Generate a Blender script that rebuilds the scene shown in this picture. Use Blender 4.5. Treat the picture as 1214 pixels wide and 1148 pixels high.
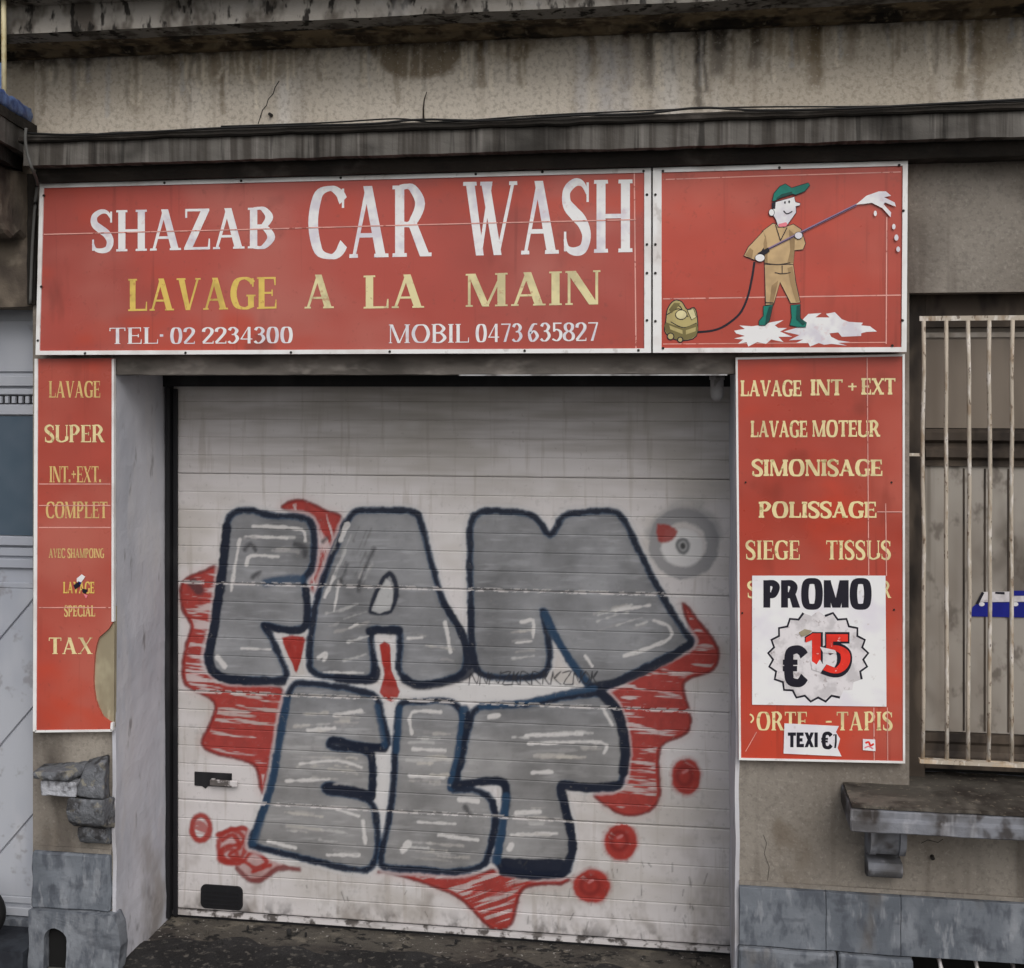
import bpy, bmesh, math, random
import numpy as np
from mathutils import Vector, Matrix, noise as mnoise
random.seed(7)
for o in list(bpy.data.objects): bpy.data.objects.remove(o)
SC = bpy.context.scene
COL = SC.collection

# ------------------------------------------------------------------ camera
# survey of the facade: street plane y = 0, x to the right, z up, metres.
FPX, CU, HV = 1364.0, 607.0, 456.0          # focal length, axis column, eye-level row (photo pixels)
PSI = math.atan(199.0 / FPX)                # camera is turned a little to the left of the facade normal
CAM = Vector((0.0, -4.5, 2.44))
cam_d = bpy.data.cameras.new('camera'); cam = bpy.data.objects.new('camera', cam_d); COL.objects.link(cam)
cam.location = CAM; cam.rotation_euler = (math.pi / 2, 0, PSI)
cam_d.sensor_width = 36; cam_d.sensor_fit = 'HORIZONTAL'
cam_d.lens = 36 * FPX / 1214.0
cam_d.shift_y = -(574.0 - HV) / 1214.0
cam_d.clip_start = 0.05; cam_d.clip_end = 2000
SC.camera = cam

# ------------------------------------------------------------------ sky, sun, exposure
W = bpy.data.worlds.new('World'); SC.world = W; W.use_nodes = True
wn = W.node_tree; wn.nodes.clear()
sky = wn.nodes.new('ShaderNodeTexSky'); sky.sky_type = 'NISHITA'; sky.sun_disc = False
SUN_EL, SUN_AZ = math.radians(42), math.radians(158)
sky.sun_elevation = SUN_EL; sky.sun_rotation = SUN_AZ; sky.dust_density = 4.0; sky.air_density = 1.0
hs = wn.nodes.new('ShaderNodeHueSaturation'); hs.inputs['Saturation'].default_value = 0.36
bg = wn.nodes.new('ShaderNodeBackground'); bg.inputs['Strength'].default_value = 0.15
wo = wn.nodes.new('ShaderNodeOutputWorld')
wn.links.new(sky.outputs[0], hs.inputs['Color']); wn.links.new(hs.outputs[0], bg.inputs['Color']); wn.links.new(bg.outputs[0], wo.inputs['Surface'])
sl = bpy.data.lights.new('sun', 'SUN'); sl.energy = 0.8; sl.angle = math.radians(35); sl.color = (1, .98, .96)
so_ = bpy.data.objects.new('sun', sl); COL.objects.link(so_)
sd = Vector((math.sin(SUN_AZ) * math.cos(SUN_EL), math.cos(SUN_AZ) * math.cos(SUN_EL), math.sin(SUN_EL)))
so_.rotation_euler = sd.to_track_quat('Z', 'Y').to_euler(); so_.location = sd * 20
SC.view_settings.view_transform = 'Standard'; SC.view_settings.look = 'None'
SC.view_settings.gamma = 1; SC.view_settings.use_curve_mapping = False
SC.view_settings.exposure = -0.27
SC.render.engine = 'CYCLES'; SC.cycles.use_denoising = True; SC.cycles.max_bounces = 4

# ------------------------------------------------------------------ survey helpers
CP, SP = math.cos(PSI), math.sin(PSI)
def at(u, v, y=0.0):
    """world point of a surveyed photo pixel on the vertical plane at depth y"""
    d = Vector((-SP * FPX + CP * (u - CU), CP * FPX + SP * (u - CU), HV - v))
    return CAM + d * ((y - CAM.y) / d.y)
def prj(X, Z, y):
    dx, dy = X - CAM.x, y - CAM.y
    dep = -SP * dx + CP * dy
    return CU + FPX * (CP * dx + SP * dy) / dep, HV + FPX * (CAM.z - Z) / dep
def X_(u, y=0.0, v=600): return at(u, v, y).x
def Z_(u, v, y=0.0): return at(u, v, y).z

def lin(c): return tuple((x / 255 / 12.92 if x <= 10 else ((x / 255 + .055) / 1.055) ** 2.4) for x in c)
def S(r, g, b, k=1.25): return tuple(min(.85, x * k) for x in lin((r, g, b)))

# ------------------------------------------------------------------ materials
def mat(name, col, rough=.85, layers=(), bump=(), metal=0, spec=.3, attr=None, coat=0, rvar=None):
    m = bpy.data.materials.new(name); m.use_nodes = True
    n, l = m.node_tree.nodes, m.node_tree.links
    b = n['Principled BSDF']; b.inputs['Roughness'].default_value = rough; b.inputs['Metallic'].default_value = metal
    b.inputs['Specular IOR Level'].default_value = spec
    geo = n.new('ShaderNodeNewGeometry')
    def noise(sc, d=4, r=.6, dist=0):
        mp = n.new('ShaderNodeMapping'); mp.inputs['Scale'].default_value = sc if hasattr(sc, '__len__') else (sc,) * 3
        mp.inputs['Location'].default_value = (random.uniform(0, 9), random.uniform(0, 9), random.uniform(0, 9))
        l.new(geo.outputs['Position'], mp.inputs['Vector'])
        t = n.new('ShaderNodeTexNoise'); t.inputs['Scale'].default_value = 1; t.inputs['Detail'].default_value = d
        t.inputs['Roughness'].default_value = r; t.inputs['Distortion'].default_value = dist
        l.new(mp.outputs[0], t.inputs['Vector']); return t.outputs['Fac']
    def ramp(src, lo, hi, a, c):
        mr = n.new('ShaderNodeMapRange'); mr.interpolation_type = 'SMOOTHSTEP'
        for i, v in enumerate((lo, hi, a, c)): mr.inputs[1 + i].default_value = v
        l.new(src, mr.inputs[0]); return mr.outputs[0]
    rgb = n.new('ShaderNodeRGB'); rgb.outputs[0].default_value = (*col, 1); cur = rgb.outputs[0]
    def mixin(cur, fac, colour=None, sock=None):
        mx = n.new('ShaderNodeMix'); mx.data_type = 'RGBA'
        l.new(fac, mx.inputs[0]); l.new(cur, mx.inputs[6])
        if sock is not None: l.new(sock, mx.inputs[7])
        else: mx.inputs[7].default_value = (*colour, 1)
        return mx.outputs[2]
    def mul(a, c):
        q = n.new('ShaderNodeMath'); q.operation = 'MULTIPLY'; l.new(a, q.inputs[0]); l.new(c, q.inputs[1]); return q.outputs[0]
    def apply(cur, ly):
        f = ramp(noise(ly.get('sc', 3), ly.get('d', 3), ly.get('r', .6), ly.get('dist', 0)), ly.get('lo', .4), ly.get('hi', .65), 0, ly.get('k', 1))
        for ax in 'xyz':
            if ax in ly:
                sx = n.new('ShaderNodeSeparateXYZ'); l.new(geo.outputs['Position'], sx.inputs[0])
                z0, z1 = ly[ax]; 
                s = sx.outputs['XYZ'.index(ax.upper())]
                if z0 < z1: g = ramp(s, z0, z1, 0, 1)
                else: g = ramp(s, z1, z0, 1, 0)
                f = mul(f, g)
        return mixin(cur, f, ly['c'])
    for ly in layers:
        if not ly.get('top'): cur = apply(cur, ly)
    if attr:
        at_ = n.new('ShaderNodeAttribute'); at_.attribute_name = attr; cur = mixin(cur, at_.outputs['Alpha'], None, at_.outputs['Color'])
    for ly in layers:
        if ly.get('top'): cur = apply(cur, ly)
    l.new(cur, b.inputs['Base Color'])
    if rvar:
        l.new(ramp(noise(rvar[0], 4), .3, .7, rvar[1], rvar[2]), b.inputs['Roughness'])
    prev = None
    for (sc, st, di) in bump:
        bp = n.new('ShaderNodeBump'); bp.inputs['Strength'].default_value = st; bp.inputs['Distance'].default_value = di
        l.new(noise(sc, 3, .65), bp.inputs['Height'])
        if prev: l.new(prev, bp.inputs['Normal'])
        prev = bp.outputs[0]
    if prev: l.new(prev, b.inputs['Normal'])
    return m
L = lambda c, sc, lo, hi, k=1, **kw: dict(c=c, sc=sc, lo=lo, hi=hi, k=k, **kw)

ZF0, ZF1 = Z_(600, 146), Z_(600, 45)          # frieze between the two cornices
SOOT = (.018, .016, .014)
M = {}
M['render'] = mat('render', S(127, 121, 113), .95, [
    L(S(104, 97, 89), (1.3, 1.3, 1.3), .38, .66, .8), L(S(156, 149, 139), (2.0, 2.0, .9), .5, .72, .8),
    L(S(84, 79, 74), 62, .48, .68, .34), L(S(166, 160, 152), 70, .55, .72, .22), L(S(58, 52, 48), (1.6, 1.6, 1.1), .54, .70, .65, dist=.8),
    L(S(74, 66, 60), (10, 10, .7), .54, .72, .5), L(S(84, 72, 58), (3.2, 3.2, 2), .56, .7, .5)], bump=[(70, .5, .005), (8, .5, .012)])
M['frieze'] = mat('frieze', S(168, 159, 145), .95, [
    L(S(142, 131, 115), (1.1, 1.1, 1.6), .42, .66, .8), L(S(184, 178, 170), (3.0, 3.0, .35), .50, .68, .8),
    L(S(112, 97, 74), (1.5, 1.5, .7), .48, .56, .9, z=(ZF1 - .26, ZF1 - .10), dist=.5),
    L(S(186, 174, 154), (15, 15, .9), .54, .66, .8, z=(ZF1 - .30, ZF1 - .06)),
    L(S(84, 70, 54), (9, 9, .45), .52, .66, .85, z=(ZF1 - .32, ZF1 + .02)),
    L(S(34, 29, 25), (4.2, 4.2, .4), .54, .66, .95, z=(ZF1 - .33, ZF1 - .02)),
    L(S(120, 108, 94), (11, 11, .25), .56, .72, .5), L(S(150, 146, 146), (2.2, 2.2, .5), .54, .7, .6),
    L(S(34, 28, 24), (12, 12, 26), .30, .62, .95, z=(ZF1 - .08, ZF1 + .01)),
    L(S(112, 103, 92), 62, .48, .68, .34), L(S(192, 185, 173), 70, .55, .72, .20)], bump=[(90, .5, .004), (9, .5, .01)])
M['frieze_run'] = mat('frieze_run', S(184, 176, 164), .95, [L(S(164, 155, 141), (1.1, 1.1, 1.6), .42, .66, .8), L(S(196, 192, 187), (3.0, 3.0, .35), .50, .68, .7), L(S(128, 117, 103), (9, 9, .3), .56, .72, .4),
    L(S(118, 109, 97), 55, .46, .66, .42, top=True), L(S(196, 189, 178), 62, .55, .70, .28, top=True)], attr='paint', bump=[(90, .6, .004), (9, .5, .01)])
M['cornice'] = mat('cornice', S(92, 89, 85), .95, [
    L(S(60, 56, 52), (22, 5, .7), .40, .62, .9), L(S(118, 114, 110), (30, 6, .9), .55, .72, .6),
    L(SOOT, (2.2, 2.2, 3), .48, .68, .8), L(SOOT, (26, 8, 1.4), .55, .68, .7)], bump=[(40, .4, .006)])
M['cornice_soot_shade'] = mat('cornice_soot_shade', S(42, 38, 34), .97, [L(S(74, 70, 66), (7, 7, 9), .52, .75, .7), L(SOOT, (4, 4, 4), .4, .6, .8)], bump=[(35, .6, .01)])  # sooted stone; also the painted shade of the gap beside the sign
M['upper_stone'] = mat('upper_stone', S(132, 128, 122), .95, [L(S(70, 64, 58), (8, 8, 5), .45, .62, .9), L(SOOT, (20, 20, 9), .54, .64, .95), L(S(150, 148, 146), (4, 4, 4), .55, .7, .6)], bump=[(35, .5, .008)])
M['bed_stone'] = mat('bed_stone', S(120, 106, 84), .95, [L(S(64, 54, 44), (9, 9, 14), .44, .62, .9), L(SOOT, (5, 5, 12), .50, .62, .9), L(S(150, 138, 116), (22, 22, 12), .56, .7, .6)], bump=[(40, .6, .008)])
def bluestone(nm, c=(102, 107, 114), k=1.2):
    return mat(nm, S(*c, k), .8, [L(S(82, 87, 94), (2.2, 2.2, 2.2), .4, .65, .9), L(S(124, 128, 134), (4, 4, 2.4), .52, .70, .7),
        L(S(66, 70, 78), (20, 20, 9), .47, .64, .7), L(S(132, 135, 140), (26, 26, 7), .55, .68, .6), L(S(60, 63, 70), (6, 6, 12), .56, .68, .6), L(S(92, 84, 76), (6, 6, 2), .60, .75, .5)], bump=[(40, .45, .005), (7, .4, .012)])
M['bluestone'] = bluestone('bluestone')
M['bluestone_pale'] = bluestone('bluestone_pale', (106, 110, 116))
M['sill_stone'] = mat('sill_stone', S(112, 114, 120), .85, [L(S(74, 72, 72), (5, 5, 5), .42, .62, .9), L(S(46, 40, 36), (9, 3, 9), .5, .66, .85), L(S(150, 150, 154), (16, 16, 3), .56, .7, .5)], bump=[(50, .5, .006)])
M['sill_top'] = mat('sill_top', S(70, 66, 60), .9, [L(S(40, 34, 30), (4, 4, 4), .42, .62, .9), L(S(128, 118, 104), (40, 40, 40), .58, .7, .5), L(S(108, 102, 94), (7, 7, 7), .50, .68, .6)], bump=[(60, .6, .006)])
M['broken_stone'] = mat('broken_stone', S(94, 96, 100), .9, [L(S(136, 130, 114), (20, 20, 20), .56, .68, .6), L(S(44, 42, 42), (11, 11, 11), .48, .62, .85), L(S(120, 122, 128), (40, 40, 40), .54, .7, .6)], bump=[(50, .9, .012)])
M['broken_white'] = mat('broken_white', S(160, 162, 168), .9, [L(S(95, 95, 98), (30, 30, 30), .45, .65, .8)], bump=[(60, .8, .01)])
M['plaster'] = mat('plaster', S(182, 182, 188), .85, [L(S(160, 162, 170), (2.5, 2.5, .8), .4, .66, .9), L(S(186, 184, 186), (7, 7, 2), .52, .7, .6),
    L(S(110, 106, 106), (14, 14, 5), .6, .74, .7), L(S(120, 112, 104), (5, 5, 3), .42, .7, .7, z=(.9, .1)), L(S(60, 54, 50), (9, 9, 6), .5, .68, .8, z=(.35, .0))], bump=[(30, .35, .006), (5, .4, .012)])
M['lintel'] = mat('lintel', S(100, 95, 90), .9, [L(S(72, 68, 64), (4, 4, 10), .42, .66, .9), L(S(134, 128, 122), (6, 6, 12), .55, .72, .7)], bump=[(30, .5, .006)])
M['steel_edge'] = mat('steel_edge', S(170, 170, 172), .5, [L(S(90, 86, 84), (8, 8, 8), .48, .64, .9)], metal=.3)
M['black'] = mat('black', (.012, .012, .014), .5, [L((.03, .03, .032), (6, 6, 2), .5, .7, .8)])
M['void'] = mat('void', (.008, .008, .008), .95)
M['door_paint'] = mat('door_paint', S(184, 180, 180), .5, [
    L(S(160, 155, 150), (1.6, 1.6, 3), .42, .66, .8), L(S(190, 188, 188), (2.4, 2.4, 2.4), .55, .75, .6),
    L(S(132, 124, 116), (3, 3, .5), .54, .74, .55),
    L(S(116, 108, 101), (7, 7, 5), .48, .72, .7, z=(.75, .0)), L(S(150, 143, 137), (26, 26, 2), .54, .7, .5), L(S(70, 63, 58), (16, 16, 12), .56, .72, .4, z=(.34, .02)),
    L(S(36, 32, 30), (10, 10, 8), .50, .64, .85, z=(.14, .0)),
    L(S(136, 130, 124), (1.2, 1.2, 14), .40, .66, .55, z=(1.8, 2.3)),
    L(S(120, 116, 112), 45, .64, .74, .25, top=True)], attr='paint', bump=[(14, .12, .006)], spec=.35, rvar=(6, .4, .65))
M['alu'] = mat('alu', S(196, 192, 192), .5, [L(S(60, 54, 50), (16, 16, 16), .5, .62, .9), L(S(130, 124, 120), (5, 5, 20), .48, .68, .6)], metal=.2)
def vinyl(nm, c):
    d = lambda r, g, b: S(max(0, min(255, c[0] + r)), max(0, c[1] + g), max(0, c[2] + b))
    return mat(nm, S(*c), .40, [L(d(-24, -8, -6), (.9, .9, 1.2), .38, .68, .9), L(d(4, 26, 26), (1.1, 1.1, 1.5), .46, .72, .8), L(d(10, -6, -14), (1.8, 1.8, 2.6), .52, .7, .7),
        L(d(-50, -20, -18), (7, 7, 2.2), .60, .78, .5), L(d(-64, -26, -22), (24, 24, .8), .60, .76, .45), L(d(-36, -6, -4), 34, .60, .74, .45), L(d(-70, -22, -18), (3, 3, 3), .62, .74, .45)],
        spec=.45, bump=[(1.7, .22, .03), (5, .10, .01)], rvar=(3, .26, .5))
M['red'] = vinyl('red_vinyl', (162, 71, 61)); M['red_b'] = vinyl('red_vinyl_deep', (172, 66, 51)); M['red_c'] = vinyl('red_vinyl_left', (168, 71, 58))
M['white_frame'] = mat('white_frame', S(220, 216, 214), .5, [L(S(192, 186, 182), (6, 6, 6), .45, .68, .7), L(S(130, 120, 112), (24, 24, 14), .62, .74, .35)])
def ink(nm, c, wear=None, k=.7): return mat(nm, S(*c), .5, [L(S(c[0] * .86, c[1] * .85, c[2] * .86), (9, 9, 9), .45, .65, .8)] + ([L(wear, (38, 38, 38), .60, .68, k)] if wear else []), spec=.3)
R0 = S(150, 70, 60)
M['ink_white'] = ink('ink_white', (222, 219, 228), S(190, 150, 150), .25); M['ink_gold'] = ink('ink_gold', (206, 178, 92), R0, .5); M['ink_cream'] = ink('ink_cream', (208, 198, 152), R0, .4)
M['ink_slab'] = ink('ink_slab', (216, 200, 150), S(150, 140, 90), .8); M['ink_dim'] = ink('ink_dim', (200, 172, 112), R0, .8)
M['ink_black'] = ink('ink_black', (26, 24, 36)); M['ink_green'] = ink('ink_green', (20, 112, 98)); M['ink_tan'] = ink('ink_tan', (188, 160, 118)); M['ink_olive'] = ink('ink_olive', (170, 156, 104)); M['ink_khaki'] = ink('ink_khaki', (112, 102, 62)); M['ink_tan_shade'] = ink('ink_tan_shade', (150, 124, 88)); M['ink_green_shade'] = ink('ink_green_shade', (12, 72, 66))
M['ink_red'] = ink('ink_red', (214, 50, 38), S(235, 225, 220), .8); M['ink_purple'] = ink('ink_purple', (130, 110, 140)); M['seam'] = ink('seam', (206, 150, 140), R0, .9)
M['ink_shade'] = ink('ink_shade', (120, 104, 62)); M['ink_pink'] = ink('ink_pink', (216, 120, 130)); M['ink_blue'] = ink('ink_blue', (20, 30, 130))
M['paper'] = mat('paper', S(222, 220, 228), .6, [L(S(204, 200, 208), (5, 5, 5), .45, .65, .8), L(S(180, 172, 170), (28, 28, 28), .62, .72, .6)])
M['paper_worn'] = mat('paper_worn', S(206, 202, 204), .7, [L(S(176, 172, 174), (14, 14, 14), .45, .62, .8), L(S(150, 140, 140), (40, 40, 40), .58, .68, .7)])
M['board'] = mat('board', S(156, 148, 124), .9, [L(S(128, 118, 98), (9, 9, 5), .42, .65, .8), L(S(176, 168, 142), (20, 20, 8), .55, .7, .6)])
M['bar_paint'] = mat('bar_paint', S(166, 156, 142), .6, [L(S(194, 188, 180), (30, 30, 9), .52, .62, .9), L(S(128, 108, 86), (30, 30, 8), .52, .66, .7), L(S(74, 56, 44), (60, 60, 30), .60, .66, .7), L(S(186, 150, 100), (20, 20, 12), .46, .6, .8, z=(1.15, .85))], bump=[(60, .6, .003)])
M['win_dark'] = mat('win_dark', S(66, 58, 51), .8, [L(S(88, 78, 68), (10, 10, 3), .5, .7, .8), L(S(30, 26, 24), (7, 7, 3), .45, .65, .8)])
M['win_board'] = mat('win_board', S(152, 146, 138), .55, [L(S(124, 116, 107), (3, 3, 1.4), .4, .66, .9), L(S(160, 154, 148), (5, 5, 1), .55, .74, .7),
    L(S(96, 89, 82), (14, 14, 9), .52, .68, .8), L(S(84, 76, 68), (3, 3, 2.2), .54, .70, .7), L(S(172, 168, 162), (9, 9, 9), .55, .7, .7, z=(1.25, .9)), L(S(98, 90, 80), (14, 14, .4), .6, .72, .6)], spec=.3)
M['win_pane'] = mat('win_pane', S(116, 106, 95), .4, [L(S(96, 86, 76), (4, 4, 1), .42, .66, .9), L(S(134, 124, 112), (7, 7, .8), .55, .72, .6)], spec=.4)
M['neigh_door'] = mat('neigh_door', S(160, 163, 170), .55, [L(S(142, 146, 156), (3, 3, 1.5), .42, .66, .8), L(S(176, 176, 180), (6, 6, 1), .55, .72, .5), L(S(110, 106, 106), (12, 12, 12), .6, .72, .5)])
M['neigh_glass'] = mat('neigh_glass', S(66, 80, 92), .12, [L(S(86, 96, 108), (2, 2, 2), .4, .65, .7)], spec=.6)
M['neigh_wall'] = mat('neigh_wall', S(112, 102, 90), .95, [L(S(74, 66, 60), (3, 3, 3), .42, .64, .9), L(S(132, 122, 108), (8, 8, 8), .55, .72, .6), L(S(40, 34, 32), (5, 5, 3), .52, .7, .8)], bump=[(40, .6, .008)])
M['tarp'] = mat('tarp', S(84, 106, 152), .45, [L(S(120, 140, 180), (14, 14, 14), .5, .68, .8), L(S(44, 60, 108), (10, 10, 10), .5, .66, .8)], bump=[(25, .6, .01)])
M['pole'] = mat('pole', S(206, 196, 160), .6, [L(S(170, 150, 100), (20, 20, 9), .5, .68, .8)])
M['threshold'] = mat('threshold', S(74, 70, 64), .8, [L(S(48, 44, 42), (3, 5, 3), .40, .62, .9), L(S(104, 98, 88), (7, 9, 7), .54, .7, .8), L((.01, .01, .01), (16, 22, 16), .56, .64, .9), L(S(150, 146, 140), (50, 50, 50), .64, .7, .8)], bump=[(30, .9, .014), (120, .6, .004)])
M['tarmac'] = mat('tarmac', S(40, 39, 39), .85, [L(S(28, 27, 27), (5, 5, 5), .42, .6, .9), L(S(92, 88, 82), (30, 30, 30), .55, .68, .7), L(S(110, 106, 100), (60, 60, 60), .66, .72, .5)], bump=[(70, .8, .008)])
M['asphalt'] = mat('asphalt', (.06, .06, .06), .9, [L((.035, .035, .035), 3, .4, .65, .8), L((.12, .12, .12), 90, .58, .72, .7)], bump=[(80, .7, .006)])
M['paving'] = mat('paving', (.17, .165, .155), .9, [L((.11, .105, .1), 2, .4, .65, .8), L((.23, .22, .21), 20, .55, .72, .6)], bump=[(60, .5, .004)])
M['kerb'] = mat('kerb', (.2, .2, .205), .85, [L((.12, .12, .12), 6, .4, .65, .8)], bump=[(50, .5, .004)])
M['rubber'] = mat('rubber', (.012, .012, .013), .7, bump=[(60, .4, .004)])
M['cable'] = mat('cable', (.012, .012, .012), .6); M['cable_grey'] = mat('cable_grey', S(84, 84, 82), .7)
M['lamp'] = mat('lamp_grey', S(140, 138, 138), .5, [L(S(96, 92, 90), (30, 30, 20), .48, .66, .8)])
M['screw'] = mat('screw', (.02, .017, .015), .6); M['stem'] = mat('stem', (.03, .024, .018), .9)
M['step'] = mat('step', S(46, 50, 56), .7, [L(S(30, 32, 38), 8, .42, .62, .9)], bump=[(50, .5, .004)])

# ------------------------------------------------------------------ mesh helpers
class MB:
    def __init__(s): s.v = []; s.f = []
    def add(s, vs, fs):
        k = len(s.v); s.v += [tuple(p) for p in vs]; s.f += [tuple(i + k for i in f) for f in fs]; return s
    def box(s, x0, x1, y0, y1, z0, z1):
        return s.add([(x0, y0, z0), (x1, y0, z0), (x1, y1, z0), (x0, y1, z0), (x0, y0, z1), (x1, y0, z1), (x1, y1, z1), (x0, y1, z1)],
                     [(3, 2, 1, 0), (4, 5, 6, 7), (0, 1, 5, 4), (1, 2, 6, 5), (2, 3, 7, 6), (3, 0, 4, 7)])
    def hexa(s, front, back):      # two quads (bl, br, tr, tl)
        return s.add(list(front) + list(back), [(0, 1, 2, 3), (7, 6, 5, 4), (1, 0, 4, 5), (2, 1, 5, 6), (3, 2, 6, 7), (0, 3, 7, 4)])
    def prism_xz(s, pts, y0, y1):  # outline in x,z extruded in y (counter-clockwise seen from the street)
        n = len(pts); v = [(p[0], y0, p[1]) for p in pts] + [(p[0], y1, p[1]) for p in pts]
        return s.add(v, [tuple(range(n)), tuple(range(2 * n - 1, n - 1, -1))] + [((i + 1) % n, i, n + i, n + (i + 1) % n) for i in range(n)])
    def prism_yz(s, pts, x0, x1):  # profile in y,z extruded along x
        n = len(pts); v = [(x0, p[0], p[1]) for p in pts] + [(x1, p[0], p[1]) for p in pts]
        return s.add(v, [tuple(range(n)), tuple(range(2 * n - 1, n - 1, -1))] + [((i + 1) % n, i, n + i, n + (i + 1) % n) for i in range(n)])
    def prism_xy(s, pts, z0, z1):
        n = len(pts); v = [(p[0], p[1], z0) for p in pts] + [(p[0], p[1], z1) for p in pts]
        return s.add(v, [tuple(range(n - 1, -1, -1)), tuple(range(n, 2 * n))] + [(i, (i + 1) % n, n + (i + 1) % n, n + i) for i in range(n)])
    def tube(s, pts, r, n=8, r1=None):
        pts = [Vector(p) for p in pts]; k0 = len(s.v); m = len(pts)
        for i, p in enumerate(pts):
            t = (pts[min(i + 1, m - 1)] - pts[max(i - 1, 0)]).normalized()
            a = t.orthogonal() if abs(t.z) < .9 else Vector((1, 0, 0)); a = (a - t * a.dot(t)).normalized(); b = t.cross(a)
            rr = r if r1 is None else r + (r1 - r) * i / (m - 1)
            for j in range(n):
                q = 2 * math.pi * j / n; s.v.append(tuple(p + a * rr * math.cos(q) + b * rr * math.sin(q)))
        for i in range(m - 1):
            for j in range(n): s.f.append((k0 + i * n + j, k0 + i * n + (j + 1) % n, k0 + (i + 1) * n + (j + 1) % n, k0 + (i + 1) * n + j))
        s.f.append(tuple(k0 + j for j in range(n - 1, -1, -1))); s.f.append(tuple(k0 + (m - 1) * n + j for j in range(n))); return s
    def lathe(s, prof, c, n=16):   # (r, z) about a vertical axis
        k0 = len(s.v); c = Vector(c)
        for r, z in prof:
            for j in range(n): q = 2 * math.pi * j / n; s.v.append((c.x + r * math.cos(q), c.y + r * math.sin(q), c.z + z))
        for i in range(len(prof) - 1):
            for j in range(n): s.f.append((k0 + i * n + j, k0 + i * n + (j + 1) % n, k0 + (i + 1) * n + (j + 1) % n, k0 + (i + 1) * n + j))
        return s
    def build(s, name, m, parent=None, bev=0, rough=0, cuts=0, smooth=False, fix=True, rs=12.0):
        me = bpy.data.meshes.new(name); me.from_pydata(s.v, [], s.f); me.materials.append(M[m] if isinstance(m, str) else m)
        if bev or rough or fix:
            bm = bmesh.new(); bm.from_mesh(me)
            if fix: bmesh.ops.recalc_face_normals(bm, faces=bm.faces)
            if bev: bmesh.ops.bevel(bm, geom=list(bm.edges), offset=bev, segments=1, affect='EDGES', profile=.5)
            if rough:
                bmesh.ops.triangulate(bm, faces=[f for f in bm.faces if len(f.verts) > 4])
                for _ in range(cuts or 2): bmesh.ops.subdivide_edges(bm, edges=[e for e in bm.edges if e.calc_length() > .025], cuts=1, use_grid_fill=True)
                for v in bm.verts:
                    v.co += mnoise.noise_vector(v.co * rs) * rough + mnoise.noise_vector(v.co * rs * 3.1) * rough * .4
            bm.to_mesh(me); bm.free()
        if smooth: me.polygons.foreach_set('use_smooth', [True] * len(me.polygons))
        o = bpy.data.objects.new(name, me); COL.objects.link(o)
        if parent: setp(o, parent)
        return o
def setp(o, p):
    o.parent = p; o.matrix_parent_inverse = Matrix.Translation(world_loc(p)).inverted()
def world_loc(p):
    return p.location.copy() if p.type == 'EMPTY' else Vector((0, 0, 0))
def thing(name, label, cat, loc=(0, 0, 0), group=None):
    o = bpy.data.objects.new(name, None); COL.objects.link(o); o.location = loc; o.empty_display_size = .1
    return tag(o, label, cat, group)
def tag(o, label, cat=None, group=None):
    o['label'] = label
    if cat: o['category'] = cat
    if group: o['group'] = group
    return o
def struct(o): o['kind'] = 'structure'; return o
def catmull(p, n=6, closed=False):
    p = [np.array(q, float) for q in p]; out = []; m = len(p)
    for i in range(m if closed else m - 1):
        a, b, c, d = (p[(i - 1) % m] if closed or i > 0 else p[0]), p[i], p[(i + 1) % m], (p[(i + 2) % m] if closed or i + 2 < m else p[-1])
        for k in range(n):
            t = k / n; out.append(.5 * ((2 * b) + (c - a) * t + (2 * a - 5 * b + 4 * c - d) * t * t + (3 * b - a - 3 * c + d) * t ** 3))
    if not closed: out.append(p[-1])
    return out

# ------------------------------------------------------------------ ground, pavement
ZT = 0.0
YD = 0.49                                    # plane of the garage door
XJ1, XJ2 = X_(135), X_(875)                  # opening of the gateway
XL = X_(39); XW1 = X_(1078); XW2 = XW1 + 1.22; XR = XW2 + 1.6
ZL = Z_(500, 444)
struct(MB().box(-300, 300, -300, 300, -.6, -.16).build('ground', 'asphalt'))
struct(MB().box(-12, 12, -1.9, .6, -.15, -.004).build('pavement', 'paving'))
struct(MB().box(-12, 12, -2.05, -1.903, -.15, .0).build('kerb', 'kerb', bev=.01))
# worn threshold of the gateway: a cement strip under the door, broken tarmac in front of it
thr = struct(MB().box(XJ1 - .02, XJ2 + .02, -.02, .9, -.02, .001).build('threshold', 'threshold', rough=.002, cuts=3))
nx, ny = 120, 26
def sheet_of(y0, y1, z, amp, fr, nm, m, ragged):
    mb = MB()
    for j in range(ny + 1):
        for i in range(nx + 1):
            x = XJ1 + (XJ2 - XJ1) * i / nx; e = ragged * mnoise.noise((x * 5, 3.1, 0)) if j == ny else (ragged * mnoise.noise((x * 5, 3.1, 0)) * j / ny)
            y = y0 + (y1 - y0) * j / ny + e; h = mnoise.noise((x * fr, y * fr, 1)) + .6 * mnoise.noise((x * fr * 3, y * fr * 3, 4))
            edge = min(1, (ny - j) / 3)
            mb.v.append((x, y, .0015 + (z + amp * h) * edge))
    for j in range(ny):
        for i in range(nx): k = j * (nx + 1) + i; mb.f.append((k, k + 1, k + nx + 2, k + nx + 1))
    return mb.build(nm, m, thr, fix=False)
sheet_of(.0, .30, .016, .007, 9, 'broken_tarmac', 'tarmac', .10)
for _ in range(22):
    x, y = random.uniform(XJ1 + .05, XJ2 - .05), random.uniform(.12, .42); r = random.uniform(.004, .012)
    MB().box(x - r, x + r, y - r * .8, y + r * .8, .004, .02 + r).build('stone_chip', random.choice(('threshold', 'tarmac')), thr, bev=r * .4, rough=r * .3, cuts=1, rs=60)
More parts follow.
